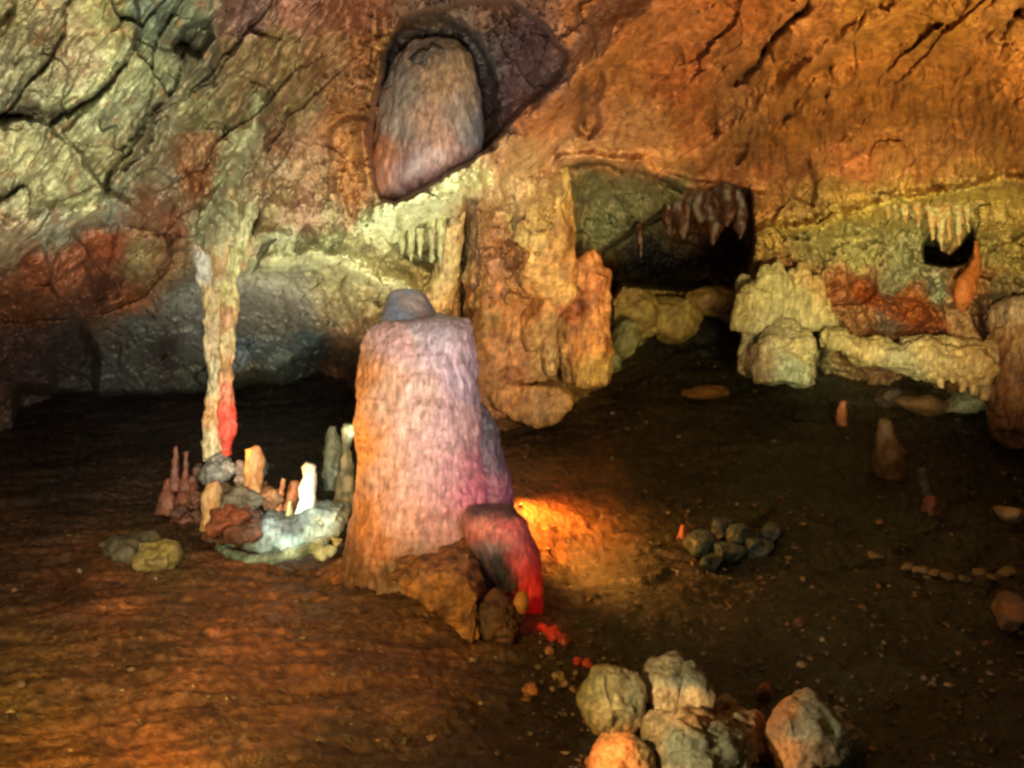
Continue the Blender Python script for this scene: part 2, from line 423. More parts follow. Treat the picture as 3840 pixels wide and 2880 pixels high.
CRACKS = [
 ([(138,34),(126,64),(104,90),(74,110),(52,120)], 3.4, 0.34),
 ([(184,60),(172,90),(150,122),(142,150),(124,168)], 2.6, 0.34),
 ([(-10,122),(40,114),(60,112)], 6.0, 0.40),
 ([(118,168),(104,184)], 2.6, 0.3),
 ([(122,18),(100,44),(80,60)], 2.2, 0.16),
 ([(186,140),(214,124),(240,128)], 2.6, 0.16),
 ([(262,60),(250,100),(236,118)], 2.6, 0.16),
 ([(806,4),(786,24),(760,52)], 4.0, 0.26),
 ([(764,50),(738,84)], 5.0, 0.26),
 ([(790,108),(776,136)], 5.5, 0.26),
 ([(830,56),(824,90),(820,130),(816,150)], 4.0, 0.20),
 ([(846,96),(842,140)], 3.6, 0.16),
 ([(1018,6),(1004,34)], 4.0, 0.2),
 ([(708,112),(714,130)], 6.0, 0.24),
 ([(672,50),(678,62)], 6.0, 0.2),
 ([(584,84),(586,104),(576,132),(568,142)], 5.0, 0.30),
 ([(540,96),(528,116)], 3.0, 0.25),
 ([(566,170),(604,164),(650,178),(694,196),(716,190)], 2.6, 0.40),
 ([(740,148),(736,164)], 4.0, 0.25),
 ([(996,90),(1004,120),(1012,150)], 3.4, 0.14),
 ([(818,332),(822,350),(818,372)], 3.4, 0.5),
 ([(768,325),(756,345),(750,370)], 2.2, 0.3),
 ([(930,345),(925,365),(932,384)], 2.0, 0.25),
 ([(566,300),(560,330),(562,372)], 2.4, 0.25),
]
crk = np.zeros(PX.shape)
wbrk = np.clip(fbm(PX / 11, PY / 11, 3.7, 3, 131), -0.5, 0.6); brk = sstep(-0.35, 0.15, fbm(PX / 24, PY / 24, 4.7, 3, 132))
for pts, w_, dd in CRACKS:
    e = np.exp(-(line_d(QX, QY, pts) / (w_ * (1 + 1.2 * wbrk))) ** 2) * brk
    D += 0.7 * dd * e; crk = np.maximum(crk, e * min(1, dd * 3))

WALLCOL = [  # colours as seen: lamp tints and dark recesses partly remain in them
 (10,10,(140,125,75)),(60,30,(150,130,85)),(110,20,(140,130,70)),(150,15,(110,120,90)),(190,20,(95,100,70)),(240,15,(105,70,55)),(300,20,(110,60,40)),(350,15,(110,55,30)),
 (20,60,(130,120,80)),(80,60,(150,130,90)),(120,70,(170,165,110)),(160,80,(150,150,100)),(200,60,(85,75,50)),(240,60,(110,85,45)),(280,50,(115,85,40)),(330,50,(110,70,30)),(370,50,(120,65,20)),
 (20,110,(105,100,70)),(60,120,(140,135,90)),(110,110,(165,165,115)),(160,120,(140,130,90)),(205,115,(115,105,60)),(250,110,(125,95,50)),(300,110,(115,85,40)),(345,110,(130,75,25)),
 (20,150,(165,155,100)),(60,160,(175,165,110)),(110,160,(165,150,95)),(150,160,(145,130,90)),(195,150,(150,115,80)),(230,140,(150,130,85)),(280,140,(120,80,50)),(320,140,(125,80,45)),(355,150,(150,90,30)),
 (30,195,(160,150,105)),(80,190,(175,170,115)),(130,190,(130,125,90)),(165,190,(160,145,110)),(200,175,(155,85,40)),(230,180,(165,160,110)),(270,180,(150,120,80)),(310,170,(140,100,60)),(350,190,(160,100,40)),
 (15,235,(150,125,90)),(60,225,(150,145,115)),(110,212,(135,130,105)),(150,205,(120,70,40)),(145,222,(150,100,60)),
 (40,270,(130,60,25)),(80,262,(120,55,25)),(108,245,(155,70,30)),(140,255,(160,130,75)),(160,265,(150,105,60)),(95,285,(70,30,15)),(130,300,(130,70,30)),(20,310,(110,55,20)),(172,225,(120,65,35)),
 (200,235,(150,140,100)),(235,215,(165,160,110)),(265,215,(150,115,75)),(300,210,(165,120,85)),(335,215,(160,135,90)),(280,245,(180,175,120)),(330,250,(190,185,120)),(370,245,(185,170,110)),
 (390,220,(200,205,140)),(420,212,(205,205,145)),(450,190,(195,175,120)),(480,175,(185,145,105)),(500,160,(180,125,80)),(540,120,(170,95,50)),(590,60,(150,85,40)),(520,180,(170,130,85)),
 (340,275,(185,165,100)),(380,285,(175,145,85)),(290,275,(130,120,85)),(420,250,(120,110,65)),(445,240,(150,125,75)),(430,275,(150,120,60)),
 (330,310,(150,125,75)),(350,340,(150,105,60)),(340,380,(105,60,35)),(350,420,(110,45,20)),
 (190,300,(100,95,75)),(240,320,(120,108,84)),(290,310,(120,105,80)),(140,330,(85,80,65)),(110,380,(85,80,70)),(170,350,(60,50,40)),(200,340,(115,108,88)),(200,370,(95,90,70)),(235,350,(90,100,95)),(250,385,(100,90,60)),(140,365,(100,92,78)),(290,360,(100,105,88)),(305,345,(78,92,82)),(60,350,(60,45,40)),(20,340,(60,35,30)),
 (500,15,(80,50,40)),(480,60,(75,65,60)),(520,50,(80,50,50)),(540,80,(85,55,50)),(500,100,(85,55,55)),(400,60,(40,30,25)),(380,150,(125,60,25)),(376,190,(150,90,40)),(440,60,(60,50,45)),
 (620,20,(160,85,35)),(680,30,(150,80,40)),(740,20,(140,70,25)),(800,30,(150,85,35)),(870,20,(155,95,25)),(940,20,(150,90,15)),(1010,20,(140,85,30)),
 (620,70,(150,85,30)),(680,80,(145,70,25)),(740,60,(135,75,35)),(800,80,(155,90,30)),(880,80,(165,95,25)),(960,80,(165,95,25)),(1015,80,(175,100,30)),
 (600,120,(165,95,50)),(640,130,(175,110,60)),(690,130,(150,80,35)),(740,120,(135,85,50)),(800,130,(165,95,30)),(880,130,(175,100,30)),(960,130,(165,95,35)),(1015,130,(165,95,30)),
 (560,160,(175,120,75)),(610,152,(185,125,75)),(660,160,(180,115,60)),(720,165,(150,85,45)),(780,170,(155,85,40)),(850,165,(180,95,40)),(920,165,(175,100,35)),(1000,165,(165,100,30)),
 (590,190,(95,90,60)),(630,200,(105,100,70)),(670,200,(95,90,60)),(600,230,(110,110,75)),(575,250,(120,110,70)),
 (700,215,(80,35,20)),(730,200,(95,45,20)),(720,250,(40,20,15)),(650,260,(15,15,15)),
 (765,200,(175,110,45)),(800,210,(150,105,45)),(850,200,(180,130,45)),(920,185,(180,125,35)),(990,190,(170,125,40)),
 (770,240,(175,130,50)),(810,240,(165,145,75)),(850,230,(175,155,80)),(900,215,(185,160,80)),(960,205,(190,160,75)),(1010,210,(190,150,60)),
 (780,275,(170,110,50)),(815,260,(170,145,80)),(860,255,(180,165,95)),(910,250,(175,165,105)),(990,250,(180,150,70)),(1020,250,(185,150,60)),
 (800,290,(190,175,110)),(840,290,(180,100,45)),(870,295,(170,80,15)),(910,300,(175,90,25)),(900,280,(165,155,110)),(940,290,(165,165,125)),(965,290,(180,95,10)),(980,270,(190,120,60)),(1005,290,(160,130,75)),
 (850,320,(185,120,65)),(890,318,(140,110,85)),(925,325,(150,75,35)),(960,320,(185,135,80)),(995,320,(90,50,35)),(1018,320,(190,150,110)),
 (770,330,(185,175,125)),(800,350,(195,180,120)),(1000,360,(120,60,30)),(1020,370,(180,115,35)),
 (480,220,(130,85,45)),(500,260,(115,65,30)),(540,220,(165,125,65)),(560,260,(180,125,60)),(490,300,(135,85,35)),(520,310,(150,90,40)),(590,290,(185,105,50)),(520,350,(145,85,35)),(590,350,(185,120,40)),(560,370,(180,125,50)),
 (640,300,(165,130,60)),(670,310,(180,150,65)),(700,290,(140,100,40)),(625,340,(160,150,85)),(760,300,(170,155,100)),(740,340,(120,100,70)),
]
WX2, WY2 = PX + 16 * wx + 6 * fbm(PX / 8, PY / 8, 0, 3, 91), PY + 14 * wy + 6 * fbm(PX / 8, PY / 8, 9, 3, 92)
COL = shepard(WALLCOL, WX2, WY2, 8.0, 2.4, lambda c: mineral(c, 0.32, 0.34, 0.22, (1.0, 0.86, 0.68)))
# mineral stains with outlines of their own
STAINS = [
 ([(186,140),(215,128),(222,150),(205,185),(186,200),(172,190)], (165,95,45), 0.7),
 ([(150,178),(172,190),(185,225),(190,262),(165,262),(150,222)], (125,70,40), 0.6),
 ([(40,262),(64,240),(84,246),(95,300),(40,300)], (150,80,45), 0.45),
 ([(322,120),(362,90),(366,180),(360,225),(340,230),(330,180)], (165,90,28), 0.6),
 ([(366,120),(384,116),(388,190),(372,198)], (130,55,20), 0.8),
 ([(850,276),(868,278),(884,298),(925,304),(934,314),(915,322),(872,312),(852,300)], (185,78,10), 0.85),
 ([(956,290),(968,278),(978,286),(974,312),(962,316)], (190,88,5), 0.9),
 ([(762,262),(790,262),(850,272),(845,286),(790,278),(770,274)], (150,75,25), 0.6),
 ([(920,322),(932,310),(942,330),(936,346),(915,346)], (165,75,20), 0.7),
]
for pts, c, s in STAINS:
    sd = poly_sd(WX2, WY2, pts)
    k = (s * sstep(5, -4, sd))[..., None]
    COL = COL * (1 - k) + 0.8 * k * mineral(c, 0.18, 0.25, 0.15, (1.0, 0.76, 0.62)) + 0.2 * k * COL
for pts, w_, c, s_ in [([(262,96),(246,142),(224,178),(206,212),(203,252)], 8, (185,185,130), 0.8), ([(236,150),(238,200),(230,250)], 5, (175,160,110), 0.7), ([(286,196),(268,225),(246,250)], 5, (170,150,95), 0.7),
                       ([(372,228),(400,210),(450,188),(478,172)], 12, (225,225,160), 0.85), ([(270,262),(304,254),(344,262),(376,280),(410,290)], 10, (215,205,140), 0.7), ([(130,60),(104,90),(60,116)], 8, (190,190,130), 0.7),
                       ([(6,150),(40,190),(90,205)], 16, (190,182,125), 0.6), ([(590,164),(650,160),(704,152),(770,100)], 8, (195,125,70), 0.6), ([(392,30),(372,88),(366,110)], 2.5, (200,140,70), 0.8), ([(776,226),(840,212),(930,196),(1000,196)], 8, (205,175,70), 0.7)]:  # the thin line on the niche edge paints in its lamplit rim
    k = (s_ * np.exp(-(line_d(WX2, WY2, pts) / w_) ** 2))[..., None]; COL = COL * (1 - k) + k * mineral(c, 0.34, 0.3, 0.12)
# small rusty, pale and blackened patches
pn = fbm(QX / 16, QY / 12, 6.1, 4, 95)
k = (0.55 * sstep(0.18, 0.34, pn) * rUL)[..., None]; COL = COL * (1 - k) + k * mineral((150, 100, 60))
pn = fbm(QX / 12, QY / 16, 8.1, 4, 96)
k = (0.5 * sstep(0.16, 0.36, pn))[..., None]; COL = COL * (1 - k) + k * COL * np.array([0.62, 0.5, 0.4])
ub, vb = rot(QX, QY, 52)
pn = fbm(ub / 34, vb / 9, 2.1, 4, 97); k = (0.62 * sstep(0.10, 0.34, pn) * np.clip(rUR + 0.7 * rUL, 0, 1))[..., None]; COL = COL * (1 - k) + k * COL * np.array([0.42, 0.33, 0.28])
pn = fbm(QX / 5.0, PY / 26, 2.1, 3, 98); k = (0.7 * sstep(0.10, 0.34, pn) * drip)[..., None]; COL = COL * (1 - k) + k * COL * np.array([0.5, 0.38, 0.30])
pn = fbm(PX / 6, PY / 6, 2.1, 3, 99); k = (0.6 * sstep(0.12, 0.34, pn))[..., None]; COL = COL * (1 - k) + k * COL * np.array([0.55, 0.45, 0.38])
pn = fbm(PX / 9, PY / 7, 12.1, 4, 100); k = (0.5 * sstep(0.08, 0.34, pn) * (0.4 + 0.6 * rUL))[..., None]; COL = COL * (1 - k) + k * np.clip(COL * 1.6 + 0.03, 0, 0.7)
k = (0.75 * crk)[..., None]; COL = COL * (1 - k) + k * np.array([0.05, 0.028, 0.016])
COL = np.clip(COL, 0.004, 0.8)

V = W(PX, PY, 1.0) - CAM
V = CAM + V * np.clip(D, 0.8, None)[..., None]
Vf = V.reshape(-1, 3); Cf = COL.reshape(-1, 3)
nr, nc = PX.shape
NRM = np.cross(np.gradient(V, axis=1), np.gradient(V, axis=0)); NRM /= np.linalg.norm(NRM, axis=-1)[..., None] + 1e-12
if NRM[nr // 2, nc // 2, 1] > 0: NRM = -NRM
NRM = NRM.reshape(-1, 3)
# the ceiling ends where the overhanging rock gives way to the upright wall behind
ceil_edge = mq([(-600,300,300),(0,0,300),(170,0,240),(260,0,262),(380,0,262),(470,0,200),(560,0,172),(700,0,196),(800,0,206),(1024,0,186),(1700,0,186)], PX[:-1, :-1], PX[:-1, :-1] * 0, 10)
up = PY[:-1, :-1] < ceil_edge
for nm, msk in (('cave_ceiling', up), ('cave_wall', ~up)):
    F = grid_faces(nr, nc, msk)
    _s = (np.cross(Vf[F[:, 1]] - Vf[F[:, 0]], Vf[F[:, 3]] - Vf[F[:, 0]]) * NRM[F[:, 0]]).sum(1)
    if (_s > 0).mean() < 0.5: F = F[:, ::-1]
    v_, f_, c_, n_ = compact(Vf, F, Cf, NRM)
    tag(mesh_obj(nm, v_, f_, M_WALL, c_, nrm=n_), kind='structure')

# ------------------------------------------------------------------ the cave floor
def fl(px, py, t):
    p = W(px, py, t); return (p[0], p[1], p[2])
FLOORC = [fl(*a) for a in [
 (-400,420,11),(-400,768,4.0),(1400,420,9),(1400,768,4.0),
 (0,395,12.5),(150,398,12.6),(300,400,12.4),(100,450,9.6),(300,450,9.4),(0,500,7.6),
 (0,545,6.3),(150,540,6.5),(240,535,6.8),(300,548,6.5),(350,520,7.0),
 (0,650,4.4),(150,640,4.6),(300,640,4.75),(0,768,3.3),(150,768,3.35),(300,768,3.45),(440,768,3.65),(400,700,4.15),
 (380,575,6.0),(440,572,6.0),(500,572,6.1),(460,650,4.9),(520,668,4.8),(560,690,4.7),(560,768,3.9),
 (350,500,8.0),(500,420,10.2),(560,410,10.4),(620,380,11.0),(650,345,11.4),(690,318,11.6),(725,345,11.2),(760,372,10.6),(820,378,10.4),(900,395,10.2),(980,400,9.8),(1024,415,9.5),
 (560,490,7.4),(530,520,6.8),(600,470,8.2),(640,440,9.3),(700,480,8.3),(800,440,9.2),(1000,470,8.6),(900,520,7.4),(740,460,8.7),
 (560,560,6.7),(620,560,6.7),(600,640,5.4),(700,600,6.0),(850,600,6.0),(1000,600,6.0),(640,720,4.5),(800,700,4.7),(1000,700,4.6),(700,768,4.1),(1024,768,4.0),
 (0,900,2.4),(512,900,2.7),(1024,900,2.9)]]
fx = axis(-20, 1046, 2.0, -560, 1600, 14.0)
ft = np.geomspace(1.6, 19.0, 640)
FX, FT = np.meshgrid((fx - 512) / FPX, ft)
X = FX * FT; Y = FT
Z = mq(FLOORC, X, Y, 0.25)
PXf = FX / 1.0 * 1.0
def proj(X, Y, Z):
    y = Y; z = Z - CAM[2]
    t = y * CT - z * ST; u_ = y * ST + z * CT
    return 512 + X / t * FPX, 384 - u_ / t * FPX, t
wxf = fbm(X / 0.5, Y / 0.5, 0.4, 4, 101)
Z += 0.10 * fbm(X / 1.3, Y / 1.3, 0.2, 3, 102) + 0.035 * fbm(X / 0.32, Y / 0.32, 0.2, 3, 103)
left = sstep(0.6, -0.2, X - 0.25 * (Y - 4.5))
f1, f2, cid, dx1, dy1 = worley((X + 0.15 * wxf) / 0.55, (Y + 0.15 * wxf) / 0.40, 105)
Z += (1 - left) * ((cid - 0.5) * 0.05 * sstep(4, 6, Y))
ua, va = rot(X, Y, -18)
Z += left * (0.045 * fbm(ua / 0.7, va / 0.12, 0.3, 3, 107, ridged=True) + 0.05 * fbm(ua / 1.2, va / 0.33, 1.3, 3, 108))
Z += 0.010 * fbm(X / 0.06, Y / 0.06, 0.3, 3, 109) + 0.010 * fbm(X / 0.12, Y / 0.12, 0.3, 2, 110)
# rimstone steps toward the back
Z += (1 - left) * 0.05 * fbm(X / 1.4, (Y + 0.5 * wxf) / 0.22, 0.9, 2, 112, ridged=True) * sstep(4.5, 7.5, Y)
fpx, fpy, ftt = proj(X, Y, Z)
FLOORCOL = [
 (0,400,(40,25,18)),(150,420,(40,25,20)),(300,420,(38,28,22)),(60,480,(38,25,18)),(200,490,(60,35,25)),(320,480,(40,35,28)),
 (0,560,(70,38,18)),(60,600,(85,42,18)),(150,560,(95,65,30)),(120,590,(130,65,25)),(40,640,(95,60,18)),(150,640,(85,48,20)),(250,600,(120,62,22)),(330,590,(95,55,20)),
 (20,700,(100,65,20)),(100,690,(90,50,22)),(200,680,(100,52,22)),(300,670,(110,55,22)),(380,660,(85,45,22)),(250,640,(120,60,28)),(50,750,(130,72,18)),(150,755,(125,62,20)),(250,750,(80,45,22)),(350,740,(70,42,22)),(450,740,(60,35,22)),(450,690,(85,45,22)),(400,620,(95,55,22)),
 (520,680,(60,38,22)),(560,740,(55,35,25)),
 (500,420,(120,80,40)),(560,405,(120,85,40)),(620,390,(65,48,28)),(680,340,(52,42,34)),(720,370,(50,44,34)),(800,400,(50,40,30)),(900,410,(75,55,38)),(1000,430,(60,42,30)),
 (560,440,(80,55,25)),(640,440,(72,52,28)),(700,440,(60,45,28)),(560,500,(200,100,35)),(540,530,(220,130,50)),(600,480,(150,85,35)),(600,520,(130,75,32)),(640,500,(95,62,32)),(700,470,(85,62,38)),(780,470,(80,75,58)),(830,490,(60,60,48)),  # brightest samples paint the lamp's glow on the floor by the stalagmite
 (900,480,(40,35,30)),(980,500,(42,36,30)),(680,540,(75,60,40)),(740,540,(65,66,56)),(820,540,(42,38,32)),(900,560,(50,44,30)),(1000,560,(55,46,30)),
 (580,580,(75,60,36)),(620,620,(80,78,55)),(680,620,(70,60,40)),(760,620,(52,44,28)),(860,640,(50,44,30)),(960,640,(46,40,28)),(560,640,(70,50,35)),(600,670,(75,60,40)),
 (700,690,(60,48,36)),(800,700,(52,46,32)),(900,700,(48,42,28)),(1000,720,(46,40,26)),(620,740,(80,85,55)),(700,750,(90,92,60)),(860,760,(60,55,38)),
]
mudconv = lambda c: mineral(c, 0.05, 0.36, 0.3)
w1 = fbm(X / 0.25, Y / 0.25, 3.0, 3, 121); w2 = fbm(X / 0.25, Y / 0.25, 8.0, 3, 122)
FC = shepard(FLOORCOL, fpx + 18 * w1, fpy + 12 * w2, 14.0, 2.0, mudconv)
gr = fbm(X / 0.05, Y / 0.05, 1.0, 3, 123)
FC *= (1 + 1.1 * gr)[..., None]
bn = fbm(ua / 0.8, va / 0.14, 2.3, 4, 124); FC *= (1 + 1.0 * left * bn)[..., None]
bn = fbm(X / 1.1, Y / 0.16, 5.3, 4, 125); FC *= (1 + 0.9 * (1 - left) * bn)[..., None]
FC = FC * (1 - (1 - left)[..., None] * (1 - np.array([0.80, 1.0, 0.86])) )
FC *= (1 - 0.68 * (1 - left) * sstep(9.5, 7.5, Y - 0 * X) * (1 - 0.6 * np.exp(-((X - 0.35) ** 2 + (Y - 7.0) ** 2) / 0.5)))[..., None]  # right floor darker, except where the lamp's glow is painted in
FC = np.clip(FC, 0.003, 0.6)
nrf, ncf = X.shape
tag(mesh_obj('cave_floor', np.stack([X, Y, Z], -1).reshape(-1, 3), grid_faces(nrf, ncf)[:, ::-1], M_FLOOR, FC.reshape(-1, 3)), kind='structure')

def floor_z(x, y):
    j = np.argmin(np.abs(ft - y)); i = np.argmin(np.abs(FX[0] - x / ft[j]))
    return float(Z[j, i])

def floor_t(px, py, fallback):
    """depth at which the sight line through (px,py) meets the cave floor"""
    for t in np.arange(2.5, 13.0, 0.03):
        p = W(px, py, t)
        if p[2] < floor_z(p[0], p[1]): return float(t)
    return fallback

# ------------------------------------------------------------------ stone builder: shapes fused into one skin, then weathered
def ring_loft(rings, seg=20):
    """rings: (cx,cy,cz, rx, ry, normal_axis) horizontal rings"""
    bm = bmesh.new(); prev = None
    for (c, rx, ry, ax) in rings:
        ax = Vector(ax).normalized()
        sd = ax.cross(Vector((0, 1, 0))) if abs(ax.y) < 0.9 else ax.cross(Vector((0, 0, 1)))
        sd.normalize(); dp = sd.cross(ax).normalized()
        vs = [bm.verts.new(Vector(c) + sd * (rx * math.cos(2 * math.pi * k / seg)) + dp * (ry * math.sin(2 * math.pi * k / seg))) for k in range(seg)]
        if prev:
            for k in range(seg): bm.faces.new((prev[k], prev[(k + 1) % seg], vs[(k + 1) % seg], vs[k]))
        else: bm.faces.new(vs[::-1])
        prev = vs
    bm.faces.new(prev)
    bmesh.ops.recalc_face_normals(bm, faces=bm.faces[:])
    return bm

def prof(rows, t, dr=0.85):
    """upright body of round section: rows (py, left, right) from top to bottom at depth t"""
    R = []
    for (py, l, r) in rows:
        c = W((l + r) / 2, py, t); w_ = (r - l) / 2 * t / FPX
        R.append((c, w_, w_ * dr, (0, 0, -1)))
    return ring_loft(R, 28)

def tube(pts, sq=1.0):
    """limb: pts (px,py,t,rpx)"""
    P = [Vector(W(a, b, t)) for a, b, t, r in pts]; R = []
    for i, p in enumerate(P):
        d = (P[min(i + 1, len(P) - 1)] - P[max(i - 1, 0)]); d = d if d.length > 1e-6 else Vector((0, 0, 1))
        r = pts[i][3] * pts[i][2] / FPX
        R.append((p, r, r * sq, d))
    return ring_loft(R, 14)

def ball(px, py, t, rx, ry, rd=None, tilt=0):
    """rounded lump: radii in pixels at that depth; rd depth radius in metres"""
    bm = bmesh.new(); bmesh.ops.create_icosphere(bm, subdivisions=3, radius=1)
    s = t / FPX; rd = rd if rd is not None else rx * s
    m = Matrix.Translation(Vector(W(px, py, t))) @ Matrix.Rotation(math.radians(tilt), 4, 'Y') @ Matrix.Diagonal((rx * s, rd, ry * s, 1))
    bmesh.ops.transform(bm, matrix=m, verts=bm.verts)
    return bm

def chunk(px, py, t, rx, ry, rd=None, tilt=0, seed=0, cuts=11, lo=0.60, hi=0.85):
    """broken stone: a lump with flat fracture faces"""
    bm = bmesh.new(); bmesh.ops.create_icosphere(bm, subdivisions=4, radius=1)
    r_ = random.Random(seed * 77 + int(px))
    for k in range(cuts):
        n = Vector((r_.gauss(0, 1), r_.gauss(0, 1), r_.gauss(0, 0.8))).normalized(); d = r_.uniform(lo, hi)
        for v in bm.verts:
            e = v.co.dot(n) - d
            if e > 0: v.co -= n * e
    s = t / FPX; rd = rd if rd is not None else rx * s
    q = 1.14
    m = Matrix.Translation(Vector(W(px, py, t))) @ Matrix.Rotation(math.radians(tilt), 4, 'Y') @ Matrix.Diagonal((rx * s * q, rd * q, ry * s * q, 1))
    bmesh.ops.transform(bm, matrix=m, verts=bm.verts)
    return bm

def slab(pts, t0, t1):
    """outline pts (px,py[,t offset]) given a real thickness from t0 to t1"""
    bm = bmesh.new(); a = []; b = []
    for p in pts:
        o = p[2] if len(p) > 2 else 0
        a.append(bm.verts.new(W(p[0], p[1], t0 + o)))
        q = W(p[0], p[1], t0 + o).copy(); q[1] += (t1 - t0)
        b.append(bm.verts.new(q))
    bm.faces.new(a); bm.faces.new(b[::-1]); n = len(a)
    for i in range(n): bm.faces.new((a[i], b[i], b[(i + 1) % n], a[(i + 1) % n]))
    bmesh.ops.recalc_face_normals(bm, faces=bm.faces[:])
    return bm

def fuse(name, bms, mat, colf, vox=0.02, disp=((0.25, 0.05, 1.0),), parent=None, seed=1, smooth=2, facet=0.0):
    """one continuous stone skin; disp: (wavelength, height, vertical stretch); colf(V, px, py)->colour"""
    me = bpy.data.meshes.new('tmp')
    big = bmesh.new()
    for b in bms:
        b.to_mesh(me); big.from_mesh(me); b.free()
    big.to_mesh(me); big.free()
    o = bpy.data.objects.new('tmp', me); scene.collection.objects.link(o)
    md = o.modifiers.new('r', 'REMESH'); md.mode = 'VOXEL'; md.voxel_size = vox
    if smooth:
        ms = o.modifiers.new('s', 'SMOOTH'); ms.iterations = smooth; ms.factor = 0.5
    dg = bpy.context.evaluated_depsgraph_get(); ev = o.evaluated_get(dg)
    em = ev.to_mesh()
    n = len(em.vertices); V = np.empty(n * 3); em.vertices.foreach_get('co', V); V = V.reshape(-1, 3)
    Nn = np.empty(n * 3); em.vertex_normals.foreach_get('vector', Nn) if hasattr(em, 'vertex_normals') else em.vertices.foreach_get('normal', Nn)
    Nn = Nn.reshape(-1, 3)
    F = np.empty(len(em.loops), np.int32); em.loops.foreach_get('vertex_index', F); 
    F = F.reshape(-1, 4)
    ev.to_mesh_clear(); bpy.data.objects.remove(o); bpy.data.meshes.remove(me)
    d = np.zeros(n)
    for k, dd in enumerate(disp):
        wl, h, zs = dd[:3]; rid = len(dd) > 3
        d += h * fbm(V[:, 0] / wl, V[:, 1] / wl, V[:, 2] / wl / zs, 3, seed * 31 + k * 7, ridged=rid)
    if facet > 0:
        f1, f2, cid, a, b = worley(V[:, 0] / facet + V[:, 1] / facet * 0.7, V[:, 2] / facet + V[:, 1] / facet * 0.5, seed)
        d += (cid - 0.5) * facet * 0.18 + (-0.10 * facet) * np.exp(-(f2 - f1) / 0.08)
    V = V + Nn * d[:, None]
    px, py, t = proj(V[:, 0], V[:, 1], V[:, 2])
    C = np.clip(colf(V, px, py), 0.003, 0.85)
    return mesh_obj(name, V, F, mat, C, parent)

def c2(a, b, wl=0.18, zs=1.0, seed=5, bias=0.0, soft=0.22, ref=0.26, p=0.5, extra=None):
    """two mineral colours in veins or streaks (zs>1: running down)"""
    A, B = mineral(a, ref, p), mineral(b, ref, p)
    def f(V, px, py):
        n = fbm(V[:, 0] / wl, V[:, 1] / wl, V[:, 2] / wl / zs, 4, seed)
        k = sstep(-soft + bias, soft + bias, n)[:, None]
        C = A * (1 - k) + B * k
        if extra is not None: C = extra(C, V, px, py)
        return C
    return f

def patches(samples, wl=0.1, amp=7, s=7.0, ref=0.26, p=0.45, blotch=0.0):
    """sampled colours, some with light and shade in them, laid over the stone, borders ragged by noise"""
    def f(V, px, py):
        n1 = fbm(V[:, 0] / wl, V[:, 1] / wl, V[:, 2] / wl, 3, 211); n2 = fbm(V[:, 0] / wl, V[:, 1] / wl, V[:, 2] / wl, 3, 212)
        C = shepard(samples, px + amp * n1, py + amp * n2, s, 2.2, lambda c: mineral(c, ref, p))
        g = fbm(V[:, 0] / 0.03, V[:, 1] / 0.03, V[:, 2] / 0.09, 2, 213)
        g2 = fbm(V[:, 0] / 0.016, V[:, 1] / 0.016, V[:, 2] / 0.13, 2, 214)
        if blotch > 0:
            b_ = fbm(V[:, 0] / 0.16, V[:, 1] / 0.16, V[:, 2] / 0.22, 4, 215); k = (blotch * sstep(0.0, 0.3, b_))[:, None]
            C = C * (1 - k) + k * C * np.array([0.40, 0.28, 0.20])
            b_ = fbm(V[:, 0] / 0.12, V[:, 1] / 0.12, V[:, 2] / 0.12, 4, 216); k = (0.5 * blotch * sstep(0.12, 0.3, b_))[:, None]
            C = C * (1 - k) + k * np.clip(C * 1.7 + 0.03, 0, 0.75)
        return C * (1 + 0.5 * g)[:, None] * (1 + 0.9 * g2)[:, None]
    return f

# ---- the great stalagmite ---------------------------------------------------
T0 = 6.05
st = thing('stalagmite', 'tall thick pink and orange stalagmite with knobbed top standing in the centre of the cave', 'stalagmite')
grooves = ((0.45, 0.05, 1.2), (0.22, 0.03, 0.45), (0.12, 0.022, 2.2), (0.045, 0.010, 3.0, 1), (0.02, 0.005, 2.0))
pinkcol = patches([(366,380,(185,110,50)),(361,450,(190,110,45)),(358,520,(190,110,45)),(385,390,(190,135,105)),(385,470,(190,130,100)),(400,340,(185,135,130)),(440,330,(175,155,165)),(460,350,(190,160,170)),  # orange lamplight at the left and greyer shade at the right painted in
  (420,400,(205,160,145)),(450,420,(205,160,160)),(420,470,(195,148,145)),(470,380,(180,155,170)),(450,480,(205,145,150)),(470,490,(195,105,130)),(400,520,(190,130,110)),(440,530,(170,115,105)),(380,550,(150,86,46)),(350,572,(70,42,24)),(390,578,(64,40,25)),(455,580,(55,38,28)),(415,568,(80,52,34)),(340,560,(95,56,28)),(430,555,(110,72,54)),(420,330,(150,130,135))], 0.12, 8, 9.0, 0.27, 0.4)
fuse('shaft', [prof([(316,398,452),(319,384,466),(325,375,471),(340,366,475),(365,361,477),(400,359,479),(450,357,483),(490,354,487),(520,351,488),(545,345,490),(566,340,492),(592,336,498)], T0, 0.85)],
     M_FLOW, pinkcol, 0.017, grooves, st, 2)
fuse('knob', [prof([(289,398,414),(291,391,422),(297,386,428),(306,383,433),(318,381,438),(334,384,440)], T0 + 0.02, 0.9)],
     M_FLOW, c2((110,90,85), (85,88,100), 0.1, 2, 9, ref=0.12), 0.012, ((0.12, 0.02, 1.2), (0.03, 0.006, 1)), st, 3)
fuse('shoulder', [prof([(403,474,482),(412,470,489),(425,468,495),(445,464,502),(470,462,508),(495,460,512),(520,456,515),(545,450,514)], T0 + 0.10, 1.0)],  # grey shade of the right side put into the colour
     M_FLOW, patches([(485,430,(80,76,86)),(495,460,(95,78,95)),(490,490,(165,95,120)),(505,510,(110,60,92))], 0.1, 5, 6, 0.14, 0.35), 0.014, grooves[1:], st, 4)
